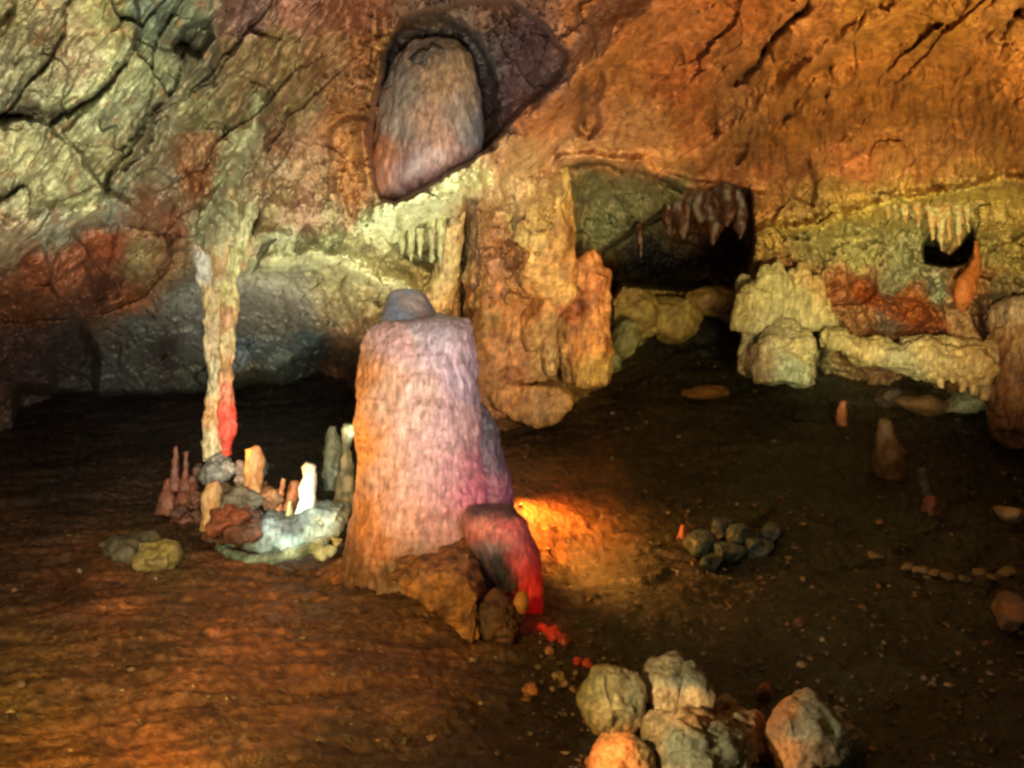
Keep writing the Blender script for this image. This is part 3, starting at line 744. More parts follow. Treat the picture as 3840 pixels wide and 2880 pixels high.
fuse('foot_lobe', [prof([(506,474,512),(512,466,518),(524,462,528),(545,466,537),(565,478,542),(590,492,543),(608,506,542),(622,518,540),(634,526,536)], T0 - 0.42, 0.75)],
     M_FLOW, patches([(480,525,(190,100,90)),(510,530,(205,90,85)),(520,560,(205,70,80)),(530,590,(215,60,60)),(535,615,(230,60,50)),(490,555,(90,70,75)),(500,575,(30,36,38)),(494,562,(30,36,38)),(508,588,(32,34,36)),(485,575,(80,50,65)),(480,510,(60,45,50)),(510,508,(55,42,45)),(515,602,(140,80,35))], 0.06, 4, 5, 0.16, 0.2),  # red lamplight and the dark of the crease are painted into these samples
     0.014, ((0.25, 0.03, 1.4), (0.06, 0.010, 2)), st, 5)
fuse('base_mound', [prof([(552,352,486),(562,336,492),(574,312,503),(600,280,514),(650,250,520)], T0 + 0.06, 0.8)],
     M_FLOOR, patches([(350,560,(170,95,30)),(370,575,(120,70,28)),(420,565,(120,78,45)),(460,570,(100,62,38)),(480,575,(80,50,35)),(440,600,(110,62,25)),(380,600,(90,50,22))], 0.1, 6, 7, 0.05, 0.4),
     0.02, ((0.3, 0.05, 1), (0.08, 0.02, 1), (0.025, 0.008, 1)), st, 6)

def stone(name, label, cat, bms, colf, mat=None, vox=0.014, disp=((0.2, 0.04, 1), (0.06, 0.014, 1)), seed=1, group=None, facet=0.0, smooth=2):
    o = fuse(name, bms, mat or M_STONE, colf, vox, disp, None, seed, smooth, facet)
    return tag(o, label, cat, group)

stone('rock_slab', 'tan wedge shaped slab leaning at the foot of the great stalagmite', 'rock',
      [slab([(388,580,.25),(430,572,.2),(466,575,.1),(478,592,0),(480,640,-.05),(472,648,-.1),(448,626,0),(422,602,.1)], 5.05, 5.7)], c2((170,105,45), (95,58,30), 0.10, 1, 8, ref=0.10), vox=0.013, disp=((0.25,0.05,1),(0.08,0.02,1),(0.025,0.010,1)), seed=12, facet=0.2, mat=M_FLOOR)
stone('rock', 'small brown rock wedged between the tan slab and the red lobe', 'rock',
      [ball(500,622,5.2,24,26,0.2,20)], c2((100,60,32), (60,38,30), 0.1, 1, 3, ref=0.05), seed=14, facet=0.12, disp=((0.2,0.08,1),(0.06,0.025,1)))
stone('rock', 'small orange pebble against the red tip of the lobe', 'rock',
      [ball(521,603,5.22,8,13,0.06,10)], c2((200,130,50), (150,90,30), 0.1, 1, 3), vox=0.008, disp=((0.08,0.01,1),), seed=15)

# ---- the twin stranded column at the left ------------------------------------
TC = 6.85
co = thing('column', 'slender twin stranded column joining ceiling and floor at the left', 'column')
colstreak = ((0.3, 0.04, 1.4), (0.08, 0.042, 1.6), (0.03, 0.014, 2))
fuse('pale_strand', [tube([(180,180,6.6,12),(188,205,6.7,10),(197,228,6.75,8),(204,258,6.8,8),(210,290,TC,8),(213,330,TC,7.5),(213,370,TC,7),(212,400,TC,6.5),(212,430,TC,7),(212,462,TC,9)]), tube([(222,200,6.65,10),(219,250,6.82,8),(220,300,TC,6),(220,350,TC,5),(219,400,TC,4.5),(218,440,TC,5),(218,462,TC,6)])],
     M_FLOW, patches([(200,240,(180,150,120)),(204,265,(190,185,170)),(206,300,(180,150,95)),(210,340,(185,155,110)),(210,380,(195,180,130)),(208,410,(205,150,90)),(212,450,(210,190,140))], 0.06, 4, 6), 0.011, colstreak, co, 21)
fuse('red_strand', [tube([(262,170,6.7,12),(252,205,6.75,8),(242,238,6.82,8),(232,270,TC,9),(227,310,TC,8.5),(227,360,TC,7.5),(227,395,TC,8),(228,425,TC,8),(225,455,TC,7)])],
     M_FLOW, patches([(240,230,(175,165,110)),(232,260,(190,180,110)),(228,290,(190,170,100)),(222,320,(160,110,65)),(232,340,(200,170,110)),(226,370,(165,115,70)),(228,395,(215,110,80)),(229,415,(215,60,45)),(227,445,(190,50,35))], 0.06, 4, 6), 0.011, colstreak, co, 22)
fuse('root_flare', [tube([(222,150,6.3,16),(221,200,6.55,15),(218,240,6.76,11),(219,285,TC,9)]), tube([(205,170,6.45,9),(210,215,6.7,8),(214,250,TC,9)]), tube([(282,205,6.8,8),(266,225,6.8,6),(250,246,6.85,6),(238,268,TC,6)]), tube([(238,160,6.45,10),(236,200,6.65,8),(230,235,6.8,8)]), tube([(202,150,6.3,10),(206,190,6.5,8),(210,232,6.75,8)]), tube([(172,212,6.6,8),(190,238,6.8,7),(203,262,TC,6)])],
     M_FLOW, c2((185,175,120), (150,110,60), 0.07, 3, 19, -0.05), 0.013, colstreak, co, 23)

# ---- the cluster round the column's foot --------------------------------------
G1 = 'small stalagmites and lumps round the column foot'
def lump(label, px, py, t, rx, ry, a, b, seed, ref=0.26, group=G1, name='rock', cat='rock', rd=None, mat=None, facet=0.05):
    return stone(name, label, cat, [chunk(px, py, t, rx, ry, rd, 0, seed)], c2(a, b, 0.05, 1, seed, ref=ref), vox=max(0.006, rx * t / FPX / 9), mat=mat,
                 disp=((rx * t / FPX * 1.1, rx * t / FPX * 0.6, 1), (rx * t / FPX * 0.4, rx * t / FPX * 0.22, 1), (rx * t / FPX * 0.15, rx * t / FPX * 0.06, 1)), seed=seed, group=group, facet=facet)
def stub(label, pts, a, b, seed, ref=0.26, group=G1, mat=None, sq=1.0, name='stalagmite'):
    r = max(p[3] for p in pts) * pts[0][2] / FPX
    return stone(name, label, 'stalagmite' if name != 'stalactite' else 'stalactite', [tube(pts, sq)], c2(a, b, 0.05, 3, seed, ref=ref), vox=max(0.0055, r / 6), mat=mat or M_FLOW,
                 disp=((r * 2, r * 0.55, 1.5), (r * 0.7, r * 0.28, 1.5), (r * 0.25, r * 0.08, 1)), seed=seed, group=group)
lump('pale grey knobbly lump directly under the column strands', 214, 470, 6.8, 16, 14, (150,145,135), (90,90,85), 31)
lump('bright white nodule in the middle of the lumps under the column', 229, 468, 6.7, 8, 7, (230,225,215), (170,160,150), 32)
lump('pinkish grey lump right of the white nodule', 243, 478, 6.7, 11, 17, (175,140,125), (110,95,85), 33)
stub('tan flat topped stub standing right of the column foot', [(253,448,6.6,7),(254,462,6.6,9),(253,480,6.6,9),(250,505,6.6,10)], (215,165,95), (180,110,60), 34)
stub('pale orange stub low at the left under the column', [(211,482,6.55,6),(213,495,6.55,9),(212,512,6.55,10),(211,532,6.55,11)], (225,180,120), (190,130,75), 35)
lump('grey rubble lump between the pale stub and the basin', 240, 502, 6.5, 22, 13, (120,110,95), (80,75,60), 36, 0.18)
lump('rusty red brown lump in front of the column cluster', 232, 519, 6.4, 22, 15, (150,70,40), (90,45,25), 37, 0.12)
lump('dark brown lump at the lower front edge of the cluster', 243, 530, 6.4, 20, 10, (110,60,35), (60,35,22), 38, 0.08)
lump('orange brown lump beside the cold lit basin', 268, 497, 6.6, 13, 10, (160,100,55), (110,70,40), 39)
stub('thin orange stick like stub left of the white stalagmite', [(284,478,6.6,2.2),(281,492,6.6,3),(278,510,6.6,3.6)], (215,150,90), (170,95,50), 40)
stub('rusty stub touching the white stalagmite on its left', [(295,482,6.65,5),(291,500,6.65,7),(287,522,6.65,8)], (165,85,35), (110,60,30), 41)
stub('short cream spike in front of the rusty stub', [(290,500,6.5,2.5),(289,515,6.5,4),(287,528,6.5,5)], (215,190,120), (160,130,80), 42)
for i, (x, y, r, h, lb) in enumerate([(186,452,4,26,'tall dim red brown spike behind the cluster, nearest the column'), (176,446,3,30,'dim grey brown spike, second left of the column foot'), (193,476,6,22,'reddish spike close at the left of the pale stub'), (168,478,6,24,'leftmost dim brown spike of the column cluster'), (183,492,9,22,'broad dark red spike low at the left of the cluster')]):
    stub(lb, [(x, y, 7.0, r * .5), (x, y + h * .5, 7.0, r), (x - 1, y + h, 7.0, r * 1.4), (x - 1, y + h * 1.5, 7.0, r * 1.8)], (150,80,60), (95,50,38), 43 + i, 0.10)

for i, (x, y, r, h, a, lb) in enumerate([
  (196,498,8,7,(120,70,50),'brown angular rubble piece left of the pale orange stub'),(200,516,9,7,(90,55,40),'dark brown rubble piece low at the left foot of the pale orange stub'),
  (182,512,9,6,(80,45,36),'dim red brown rubble at the outer left of the heap'),(224,490,7,6,(150,120,90),'small buff rubble piece between pale stub and flat topped stub'),
  (262,488,7,6,(120,75,45),'brown rubble piece right of the flat topped stub'),(272,506,7,6,(110,85,60),'small dull rubble piece under the thin orange stick'),
  (255,517,9,6,(105,75,60),'grey brown rubble piece at the inner edge of the basin'),(208,536,9,5,(95,58,36),'low brown rubble piece at the front left corner of the heap'),
  (198,470,6,6,(110,75,60),'small dim rubble piece left of the grey knobbly lump'),(262,470,5,8,(90,85,75),'narrow grey rubble piece standing behind the flat topped stub'),
  (236,490,6,5,(140,95,80),'pinkish rubble piece in the centre of the heap'),(222,540,8,4,(80,50,34),'flat dark rubble piece at the very front of the heap')]):
    lump(lb, x, y, 6.78 - (y - 480) * 0.006, r, h, a, tuple(int(c * .55) for c in a), 300 + i, 0.10, 'rubble pieces heaped at the column foot')
ws = thing('stalagmite', 'brilliant white slim stalagmite rising from the pale basin', 'stalagmite')
fuse('shaft', [tube([(310,463,6.45,4.5),(309,467,6.45,7.2),(310,478,6.45,6.6),(307,490,6.45,8.6),(308,500,6.45,8.2),(305,514,6.45,10),(302,528,6.45,10.5),(298,545,6.45,14)])], M_WET, c2((245,245,235), (235,240,215), 0.1, 3, 51, ref=0.8, p=0.8), 0.008, ((0.1,0.012,1.2),(0.03,0.005,1)), ws, 51)
fuse('skirt', [ball(298,548,6.45,20,10,0.14)], M_WET, c2((225,230,200), (170,185,160), 0.06, 1, 52, ref=0.5, p=0.7), 0.012, ((0.1,0.02,1),(0.04,0.01,1)), ws, 52)

bs = thing('calcite_basin', 'crescent of wet blue green calcite around a small pool between column and great stalagmite', 'rimstone pool')
rimc = patches([(225,552,(70,110,95)),(245,545,(60,85,75)),(260,558,(80,130,115)),(290,548,(140,215,195)),(275,552,(60,110,95)),(320,545,(190,205,150)),(305,552,(90,110,70)),(340,520,(170,180,140)),(330,505,(90,110,90)),(270,535,(120,150,145)),(290,525,(50,60,55)),(255,530,(60,70,65))], 0.05, 7, 5, 0.24, 0.15)
_rim = rimc
rimc = lambda V, px, py: (lambda C: C * 0.45 + 0.55 * C.mean(axis=1, keepdims=True) * np.array([0.92, 1.02, 0.98]))(_rim(V, px, py))
fuse('rim', [tube([(218,546,6.3,3.5),(228,553,6.15,5),(248,560,6.05,6),(272,558,6.05,6),(298,552,6.1,7),(318,545,6.15,8),(334,532,6.3,7),(343,518,6.5,6),(346,506,6.8,5)], 1.0)], M_WET, rimc, 0.012, ((0.12,0.025,1),(0.04,0.012,1)), bs, 55)
fuse('bed', [slab([(222,546),(262,556),(300,552),(330,535),(340,512),(310,508),(290,520),(262,520),(246,536)], 6.35, 6.6)], M_WET, rimc, 0.015, ((0.12,0.03,1),(0.04,0.01,1)), bs, 56)
lump('pale nodule at the right end of the basin rim', 336, 541, 6.1, 6, 5, (225,205,140), (170,150,90), 58, 0.4, None, mat=M_WET)
lump('cream nodule on the basin rim below the white stalagmite', 320, 552, 6.05, 13, 6, (210,215,165), (140,145,90), 59, 0.4, None, mat=M_WET)
lump('speckled olive nodule between white stalagmite and great stalagmite', 324, 520, 6.4, 12, 9, (150,150,110), (90,95,70), 60, 0.3, None, mat=M_WET)
stub('grey green pear shaped stalagmite in the dark behind the white one', [(334,426,7.4,4),(333,440,7.4,7),(332,452,7.4,9),(332,466,7.4,9),(334,490,7.4,10)], (140,145,115), (95,100,80), 61, 0.2, None)
stub('small cream knob beside the left edge of the great stalagmite', [(347,424,7.2,4),(347,432,7.2,6.5),(347,444,7.2,6),(346,470,7.2,8),(345,520,7.1,12)], (225,200,150), (95,100,70), 62, 0.24, None)
lump('low olive stone lying alone on the left floor', 158, 556, 5.9, 25, 11, (150,130,60), (110,95,50), 63, 0.2, None, rd=0.2, facet=0)
lump('low grey green flat stone behind the olive stone', 128, 545, 6.1, 30, 7, (95,90,65), (70,60,45), 64, 0.10, None, rd=0.22, facet=0)

# ---- rounded flowstone in the niche --------------------------------------------
_pk = patches([(430,50,(115,90,75)),(405,90,(115,100,88)),(440,85,(150,115,85)),(400,130,(118,100,90)),(430,120,(150,110,90)),(460,110,(125,105,95)),(475,130,(115,108,108)),(410,170,(125,92,90)),(450,150,(165,118,105)),(382,150,(125,70,38)),(380,185,(120,62,34)),(430,190,(140,92,90)),(410,192,(125,85,80))], 0.12, 7, 12, 0.13, 0.4)
stone('flowstone_boss', 'grey pink egg shaped flowstone boss inside the high rounded niche', 'flowstone',
      [prof([(40,420,446),(44,408,458),(54,398,469),(75,388,478),(100,380,483),(130,374,485),(150,370,484),(165,366,474),(185,362,446),(205,360,412)], 7.2, 0.6)],
      _pk,
      M_FLOW, 0.018, ((0.5,0.05,2),(0.10,0.03,5),(0.035,0.012,5)), 71)

# ---- the central draperies -------------------------------------------------------
dr = thing('flowstone_curtain', 'huge pitted orange brown flowstone curtain behind the great stalagmite', 'flowstone')
pit = ((0.5, 0.10, 1.5), (0.16, 0.05, 2.2, 1), (0.06, 0.022, 1.4), (0.025, 0.008, 1))
orc = patches([(540,190,(165,130,70)),(530,230,(175,145,80)),(555,230,(175,125,60)),(545,270,(185,130,65)),(565,290,(200,145,75)),(530,310,(185,115,50)),(490,240,(120,70,35)),(500,260,(120,75,45)),(490,290,(150,85,40)),(480,320,(150,100,40)),
  (500,350,(170,105,55)),(520,370,(140,80,40)),(490,380,(150,95,50)),(550,330,(150,105,60)),(550,365,(185,140,85)),(575,310,(130,60,25)),(590,280,(205,115,55)),(600,320,(210,130,65)),(585,345,(200,120,50)),(595,370,(205,150,60)),(455,230,(175,140,85)),(455,200,(180,160,110)),(450,260,(150,125,70)),(520,400,(200,130,60)),(540,405,(200,140,80))], 0.13, 7, 8, 0.26, 0.3, 0.75)
TD = 8.9
fuse('upper_bulge', [tube([(545,165,8.3,22),(542,200,8.5,27),(540,240,8.6,28),(546,275,8.7,24),(556,295,8.8,16)], 0.8), tube([(570,286,8.75,10),(556,304,8.75,12),(538,324,8.8,14),(530,345,8.9,12)])], M_WALL, orc, 0.024, pit, dr, 81)
fuse('left_curtain', [tube([(508,150,7.75,12),(504,185,8.15,18),(499,215,8.5,22),(494,245,8.8,26),(492,290,8.95,28),(496,340,9.0,30),(500,385,9.1,30),(505,410,9.2,26)], 0.6), tube([(520,290,8.95,20),(524,340,8.95,22),(528,380,9.0,20)], 0.7)], M_WALL, orc, 0.026, pit, dr, 82, facet=0.16)
fuse('right_panel', [tube([(578,262,9.1,16),(588,282,9.15,22),(585,320,9.2,26),(584,350,9.25,28),(588,368,9.3,26),(588,384,9.3,24)], 0.7)], M_WALL, orc, 0.024, pit, dr, 83, facet=0.14)
fuse('hanging_finger', [tube([(548,316,8.85,9),(549,345,8.85,9),(551,368,8.85,8),(552,376,8.85,4)])], M_WALL, orc, 0.014, pit[2:], dr, 84)
fuse('thin_pillar', [tube([(452,192,8.1,13),(453,215,8.2,10),(452,245,8.3,9),(446,272,8.4,11),(438,300,8.5,15),(430,340,8.6,22)])], M_WALL, orc, 0.016, ((0.12,0.03,3,1),(0.04,0.01,2)), dr, 85)
fuse('foot_ledge', [slab([(488,398),(510,386),(560,392),(572,402),(556,422),(535,426),(505,414)], 8.9, 9.6)], M_WALL, orc, 0.024, pit[1:], dr, 86)

G2 = 'thin stalactites fringing the ledge beside the pale rib'
for i, (x, y0, y1, r) in enumerate([(411,236,262,3),(420,238,258,2.5),(432,226,262,3),(441,224,268,3),(402,240,254,2.5)]):
    w_ = ('leftmost', 'middle', 'fourth', 'longest', 'shortest')
    stub({0: 'thin grey green stalactite under the pale rib, second from the left', 1: 'thin grey green stalactite, middle one under the pale rib', 2: 'thin grey green stalactite, second from the right under the pale rib', 3: 'longest thin stalactite under the pale rib, beside the tan pillar', 4: 'shortest thin stalactite at the left end under the pale rib'}[i],
         [(x, y0 - 10, 7.95, r * 2), (x, y0, 7.95, r * 1.6), (x, (y0 + y1) / 2, 7.95, r), (x, y1, 7.95, r * 0.4)], (150,145,95), (100,95,60), 90 + i, 0.26, G2, name='stalactite')

G3 = 'dark red stalactites hanging into the black opening'
for i, (x, y0, y1, r) in enumerate([(640,240,258,3),(668,220,236,5),(684,212,240,11),(699,205,232,13),(713,202,246,9),(726,200,230,13),(740,196,242,10)]):
    nth = ['short one at the left rim of the opening', 'second from the left', 'third from the left', 'fourth from the left, slightly shorter', 'long one, third from the right', 'second from the right', 'rightmost, against the yellow wall'][i]
    stub('dark red stalactite in the black opening, ' + nth, [(x, y0 - 16, 9.9, r * 1.5), (x, y0, 9.9, r * 1.2), (x + 1, (y0 + y1) / 2, 9.9, r * .8), (x, y1, 9.9, r * 0.3)], (110,50,28), (50,25,18), 100 + i, 0.012, G3, name='stalactite')

G4 = 'pale stalactite teeth over the dark hole in the right wall'
for i, (x, y0, y1, r) in enumerate([(888,208,219,1.8),(905,206,226,2.4),(918,210,229,2.0),(932,214,240,2.6),(941,218,251,2.8),(949,218,241,2.0),(959,215,246,2.6),(968,211,233,2.2),(984,204,217,2.4),(896,207,215,1.6)]):
    nth = ['leftmost but one pale tooth, well left of the hole', 'pale orange tooth third from the left', 'pale tooth hanging just left of the hole', 'pale tooth over the left edge of the hole', 'longest pinkish tooth inside the hole', 'cream tooth in the middle of the hole', 'cream tooth right of the middle of the hole', 'white tooth over the right edge of the hole', 'short yellow tooth right of the hole', 'tiny tooth at the left end of the row'][i]
    stub(nth + ' on the right wall', [(x - 3, y0 - 12, 8.6, r * 2.2), (x - 1, y0, 8.7, r * 1.5), (x, (y0 + y1) / 2, 8.75, r), (x + 1, y1, 8.8, r * 0.4)], (205,190,120), (190,130,70), 110 + i, 0.3, G4, name='stalactite')

# ---- right wall formations ----------------------------------------------------------
wc = patches([(760,290,(190,175,110)),(790,300,(195,180,115)),(775,330,(190,175,130)),(800,350,(200,180,120)),(760,365,(185,160,120)),(790,368,(190,205,165)),(815,345,(190,175,120)),(830,345,(190,170,105)),(860,350,(205,175,110)),(900,365,(195,180,130)),(940,350,(215,180,115)),(970,360,(210,165,100)),(990,375,(205,155,90)),(820,280,(205,160,90)),(740,300,(170,150,90))], 0.10, 7, 8, 0.26, 0.4)
rd = ((0.35, 0.07, 1.6), (0.12, 0.05, 2.6, 1), (0.05, 0.02, 1.4), (0.02, 0.007, 1))
pl = thing('flowstone_block', 'pale cream flowstone mass with sloping front at the left end of the right wall', 'flowstone')
fuse('upper_drape', [tube([(788 + dx, 262 + hh, 9.6, 3), (786 + dx, 279 + hh * .6, 9.55, 8), (783 + dx * 1.1, 300, 9.55, 11), (780 + dx * 1.15, 330, 9.6, 11)], 0.8) for dx, hh in ((-32, 22), (-20, 6), (-8, 0), (4, 9), (17, 3), (28, 18))] + [tube([(822,300,9.6,6),(826,318,9.55,9),(830,334,9.5,9)])], M_WALL, wc, 0.02, rd, pl, 131)
fuse('front_wedge', [tube([(786, 322, 9.5, 14), (785, 345, 9.35, 27), (784, 368, 9.3, 31), (784, 384, 9.3, 31)], 0.7), tube([(768,332,9.5,6),(762,350,9.4,8),(756,372,9.35,8)]), ball(800, 345, 9.35, 16, 16, 0.2)], M_WALL, wc, 0.02, rd[:1] + ((0.1, 0.02, 1), (0.03, 0.008, 1)), pl, 132, facet=0.22)
fuse('left_rib', [tube([(744,280,10.0,6),(750,300,9.9,9),(748,320,9.85,6),(752,342,9.8,10),(747,372,9.7,9)])], M_WALL, wc, 0.018, rd, pl, 133)
sh = thing('rock_shelf', 'long pale overhanging rock shelf running along the right wall above the dark floor', 'rock shelf')
fuse('shelf', [tube([(824,338,9.35,7),(838,342,9.25,10),(856,350,9.2,10),(878,353,9.15,13),(900,359,9.05,13),(926,357,9.0,17),(950,362,8.95,15),(972,366,8.9,17),(990,376,8.85,11)], 1.3),
    tube([(900,344,9.3,8),(940,346,9.2,9),(980,352,9.1,10),(1000,360,9.0,10)], 1.2), ball(938,366,9.0,18,12,0.2), ball(866,356,9.2,16,9,0.2)], M_WALL, wc, 0.02, rd, sh, 135)
for i, (x, y0, y1, r) in enumerate([(930,372,380,3),(941,374,388,4),(953,376,384,3),(963,378,392,4.5),(974,380,396,5),(985,382,401,6)]):
    fuse('drip_knob', [tube([(x, y0 - 12, 8.95, r * 1.8), (x, y0, 8.9, r * 1.2), (x, y1, 8.88, r * .7)])], M_WALL, wc, 0.012, ((0.06, 0.02, 1.4),), sh, 140 + i)
stone('flowstone_bulb', 'smooth orange teardrop bulb hanging on a thin stalk right of the dark hole', 'flowstone',
      [tube([(976,240,8.85,2.5),(977,258,8.8,3.5),(974,270,8.8,7),(967,284,8.75,11),(963,298,8.75,10),(961,310,8.8,5)], 0.7)], c2((190,95,15), (150,70,15), 0.1, 2, 4, ref=0.2), vox=0.014, disp=((0.15,0.02,1.5),(0.04,0.008,1)), seed=147)
rb = thing('wall_buttress', 'rusty brown knobbly buttress at the right edge of the picture', 'rock')
fuse('buttress', [ball(1012,318,9.2,16,18,0.25), ball(1004,350,9.1,12,20,0.2), ball(1018,372,8.9,20,24,0.25), ball(1004,396,8.9,12,20,0.2), ball(1016,424,8.8,18,22,0.25), tube([(1034,300,8.6,20),(1030,350,8.6,22),(1026,400,8.6,22),(1022,430,8.6,20)], 0.9)], M_WALL, patches([(1000,350,(130,80,48)),(1020,340,(190,135,75)),(1010,380,(125,75,42)),(1020,400,(170,110,55)),(1000,410,(110,70,42)),(1015,310,(200,160,120))], 0.1, 7, 7, 0.15), 0.02, rd, rb, 146, facet=0.14)

stone('rock', 'yellow mottled boulder below the black opening left of the mud slope', 'rock', [ball(636,314,10.9,30,26,0.4), ball(672,318,11.0,24,24,0.4)], c2((190,160,70),(130,100,45),0.2,1,151,ref=0.22), vox=0.03, disp=((0.4,0.10,1),(0.12,0.04,1)), seed=151, facet=0.25, mat=M_WALL)
stone('rock', 'olive brown boulder between the yellow boulder and the pale block', 'rock', [ball(712,299,11.0,28,14,0.35)], c2((165,120,50),(110,80,40),0.2,1,152,ref=0.18), vox=0.03, disp=((0.4,0.08,1),(0.12,0.03,1)), seed=152, facet=0.25, mat=M_WALL)
stone('rock', 'greenish pale rock beside the lower right edge of the orange curtain', 'rock', [ball(626,338,10.2,14,20,0.2,15)], c2((170,165,95),(110,105,60),0.12,1,153,ref=0.2), vox=0.022, disp=((0.2,0.05,1),(0.06,0.02,1)), seed=153, facet=0.14)
stone('rock', 'small pale green rock at the bottom corner of the orange curtain', 'rock', [ball(612,362,9.8,10,12,0.12,-20)], c2((165,165,105),(100,100,60),0.12,1,154,ref=0.2), vox=0.018, disp=((0.2,0.04,1),(0.06,0.015,1)), seed=154, facet=0.1)

# ---- loose stones and small stalagmites on the dark floor -------------------------------
def loose(label, px, py, t, rx, ry, a, b, seed, ref=0.2, rd=None, facet=None, mat=None):
    t = floor_t(px, py + ry * 0.75, t)
    f = rx * t / FPX
    return stone('rock', label, 'rock', [chunk(px, py, t, rx, ry, rd, random.uniform(-15, 15), seed)], c2(a, b, f * 0.8, 1, seed, ref=ref), vox=max(0.006, f / 12), mat=mat,
                 disp=((f * 1.2, f * 0.18, 1), (f * 0.4, f * 0.08, 1), (f * 0.12, f * 0.03, 1)), seed=seed, facet=0, smooth=1)
loose('flat orange stone lying on the dark floor below the mud slope', 708, 391, 9.9, 24, 6, (190,130,60), (150,95,45), 161, 0.22, 0.25)
loose('pale grey green flat stone under the right end of the shelf', 964, 403, 9.0, 24, 12, (175,170,135), (130,125,95), 162, 0.32, 0.2, 0)
loose('tan stone left of the pale flat stone under the shelf', 922, 405, 9.1, 30, 10, (140,95,50), (90,60,40), 163, 0.14, 0.2)
loose('dim pink brown stone standing behind the tan stone', 890, 398, 9.3, 14, 10, (110,80,65), (70,55,45), 164, 0.08, 0.15)
stub('tiny bright orange stub on the dark floor under the shelf', [(843,401,9.0,3),(842,412,9.0,5),(842,426,9.0,5)], (190,110,55), (120,60,35), 165, 0.2, None)
stub('squat tan stalagmite with broad base on the far right floor', [(885,420,8.3,5),(886,430,8.3,8),(886,441,8.3,11),(889,454,8.3,16),(890,468,8.3,17),(892,484,8.3,14)], (150,110,60), (100,70,45), 166, 0.07, None)
stub('small grey green stalagmite between squat one and red stub', [(922,470,7.8,4),(924,482,7.8,6),(926,496,7.8,7)], (95,90,70), (55,45,40), 167, 0.07, None)
stub('small dull red stub low on the far right floor', [(930,496,7.4,5),(930,506,7.4,7),(932,520,7.4,8)], (150,80,60), (90,50,40), 168, 0.10, None)
loose('small glistening cream stone at the right picture edge', 1010, 515, 7.2, 13, 9, (205,175,120), (110,85,50), 169, 0.3, 0.12)
loose('brown stone cut by the right picture edge', 1012, 612, 5.8, 18, 19, (150,90,45), (90,60,35), 170, 0.13, 0.15)
stub('orange brown upright stub on the middle of the dark floor', [(683,524,7.0,3),(683,536,7.0,6),(680,552,7.0,8),(680,568,7.0,9)], (190,95,45), (120,65,35), 171, 0.14, None)
G5 = 'dark wet stones heaped right of the orange stub'
for i, (x, y, rx, ry, lb) in enumerate([(702,546,13,9,'dull green grey stone leaning on the orange stub'), (722,530,10,8,'dark wet teal stone at the top of the heap'), (740,538,11,9,'dark wet stone with a pale face in the middle of the heap'), (757,548,12,8,'grey wet stone at the right of the heap'), (728,552,12,8,'brown grey stone at the lower front of the heap'), (770,535,9,8,'small black stone at the right end of the heap'), (710,562,9,5,'small low brown stone in front of the heap')]):
    o = loose(lb, x, y, 6.95 - 0.01 * (y - 540), rx * 1.35, ry * 1.5, (80,100,92), (34,42,40), 172 + i, 0.05, mat=M_WET); o['group'] = G5
G6 = 'row of tan stones crossing the right floor'
for i, (x, y, r) in enumerate([(876,556,8),(908,567,7),(921,570,8),(935,573,7),(950,577,8),(964,579,7),(978,573,8),(992,577,7),(1008,572,10)]):
    nth = ['separate flat yellow stone left of the row of tan stones', 'leftmost stone of the tan row on the right floor', 'second stone of the tan row on the right floor', 'third stone of the tan row on the right floor', 'middle stone of the tan row on the right floor', 'fifth stone of the tan row from the left', 'third stone from the right end of the tan row', 'last but one stone at the right end of the tan row', 'largest stone, right end of the tan row'][i]
    o = loose(nth, x, y, 6.55, r, 3.5, (150,125,75), (95,75,50), 180 + i, 0.14); o['group'] = G6
loose('small round buff pebble alone on the dark floor', 801, 665, 5.05, 5, 4, (185,150,115), (130,100,70), 190, 0.3, facet=0)
loose('tiny red brown pebble beside a darker one on the middle floor', 800, 622, 5.7, 6, 5, (110,70,55), (70,45,35), 191, 0.10)

# ---- big stones at the bottom ---------------------------------------------------------------
boc = patches([(600,690,(170,155,100)),(615,700,(185,160,100)),(600,715,(165,135,70)),(632,700,(110,105,75)),(660,670,(165,150,110)),(680,675,(125,130,105)),(665,700,(215,175,120)),(695,700,(220,180,125)),(690,712,(180,130,70)),(705,680,(115,120,100)),  # warm lamplight painted on the left faces, greyer shade on the right
   (785,715,(190,120,65)),(790,750,(205,130,65)),(800,730,(140,132,105)),(815,715,(125,125,105)),(835,725,(125,135,108)),(815,755,(180,145,105)),(845,755,(95,95,80)),(600,755,(215,110,20)),(625,750,(215,115,25)),(645,745,(120,95,50)),(680,745,(95,98,70)),(710,740,(90,94,72)),(740,755,(80,82,66))], 0.05, 6, 6, 0.22, 0.3)
bd = dict(disp=((0.22, 0.06, 1), (0.07, 0.022, 1), (0.025, 0.008, 1)))
stone('boulder', 'rounded cream boulder left of the dark gap at the bottom', 'boulder', [chunk(612,700,4.35,29,31,0.16,0,1,9,.7,.9)], boc, seed=201, vox=0.012, **bd)
stone('boulder', 'taller cream boulder with bright ridge right of the dark gap', 'boulder', [chunk(670,690,4.5,26,34,0.17,-8,12,8,.72,.92), chunk(692,698,4.45,20,30,0.14,6,13,8,.72,.92)], boc, seed=202, vox=0.012, **bd)
stone('boulder', 'orange domed boulder cut off by the bottom edge', 'boulder', [ball(620,776,3.95,38,42,0.17)], boc, seed=203, vox=0.012, **bd)
stone('boulder', 'flat mossy grey green boulder behind the orange dome', 'boulder', [chunk(694,754,4.1,60,36,0.3,6,4), chunk(738,744,4.3,28,34,0.2,0,5), chunk(722,722,4.5,30,20,0.2,10,6), chunk(664,738,4.2,26,20,0.15,0,7)], boc, seed=204, vox=0.014, facet=0.16, disp=((0.14,0.05,1),(0.05,0.02,1),(0.02,0.009,1)))
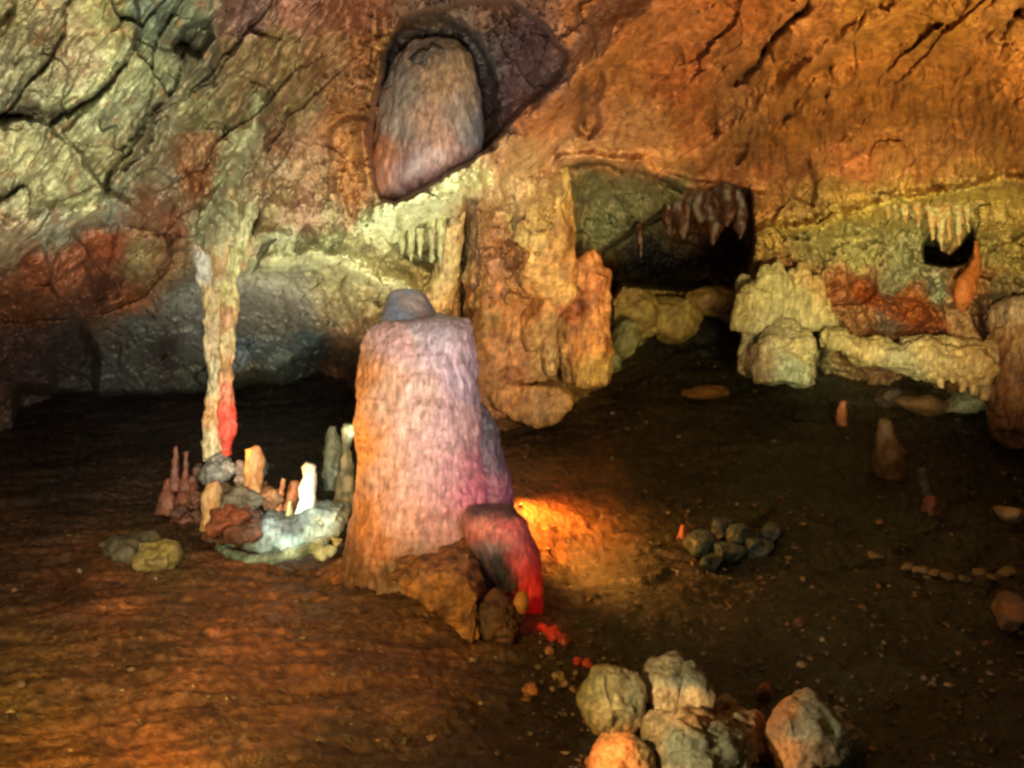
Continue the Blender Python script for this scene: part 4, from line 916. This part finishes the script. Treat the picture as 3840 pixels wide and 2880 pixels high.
stone('boulder', 'large mottled boulder with orange left face right of the black hollow', 'boulder', [chunk(814,746,4.15,42,48,0.2,-8,18,9,.74,.92), chunk(796,765,4.1,26,52,0.18,0,19,9,.74,.92)], boc, seed=205, vox=0.013, **bd)
loose('small orange stone on the rim of the black hollow', 764, 692, 4.5, 7, 9, (200,120,60), (140,80,40), 206, 0.2)
G7 = 'small rusty and red stones trailing from the red lobe'
for i, (x, y, r, a, lb) in enumerate([(553,634,10,(190,45,35),'dull red flat stone just right of the red tip'), (541,628,6,(200,40,35),'small deep red stone touching the red tip'), (564,640,7,(150,50,35),'brownish red stone second along the trail'), (577,662,6,(210,50,40),'bright red pebble near the cream boulder'), (588,664,6,(205,55,40),'red pebble resting against the cream boulder'), (548,652,6,(190,120,80),'small tan pebble under the dull red stone'), (559,676,7,(180,150,80),'yellowish pebble below the bright red pebbles'), (565,684,5,(200,140,110),'tiny pink pebble beside the yellowish pebble'), (530,690,8,(190,110,45),'small orange stone alone at the edge of the mud slope'), (572,690,5,(150,110,60),'tiny brown pebble left of the cream boulder')]):
    o = loose(lb, x, y, 4.75 + (660 - y) * 0.008, r, r * .7, a, tuple(int(c * .6) for c in a), 210 + i, 0.2, mat=M_WET); o['group'] = G7

# ---- gravel ------------------------------------------------------------------------------------
gb = []; gv = []; gf = []; gc = []; base = 0
ico = bmesh.new(); bmesh.ops.create_icosphere(ico, subdivisions=1, radius=1)
iv = np.array([v.co[:] for v in ico.verts]); iff = np.array([[v.index for v in f.verts] for f in ico.faces]); ico.free()
for k in range(2200):
    py = 400 + 380 * random.random() ** 0.8; px = random.uniform(-10, 1034)
    if px < 520 and random.random() < 0.92: continue
    dz = ST + (py - 384) / FPX * CT; t = 2.2 / dz
    if t > 11: continue
    x, y = (px - 512) / FPX * t, t * CT - (py - 384) / FPX * t * ST
    z = floor_z(x, y); r = random.choice((0.006, 0.008, 0.011, 0.016)) * (0.6 + t / 9)
    s = r * (iv * np.array([random.uniform(.8, 1.5), random.uniform(.8, 1.5), random.uniform(.5, .9)]) * (1 + 0.25 * rng.normal(size=(len(iv), 1))))
    gv.append(s + [x, y, z + r * 0.25]); gf.append(iff + base); base += len(iv)
    c = mineral(random.choice([(180,150,110), (110,85,60), (80,65,50), (70,55,40), (130,85,50)]), 0.14, 0.6) * random.uniform(0.4, 1.2)
    gc.append(np.tile(c, (len(iv), 1)))
g = mesh_obj('gravel', np.concatenate(gv), np.concatenate(gf), M_WET, np.concatenate(gc), smooth=False)
tag(g, 'scattered wet grit and fine gravel on the cave floor', 'gravel', kind='stuff')
print('objects', len(scene.objects))
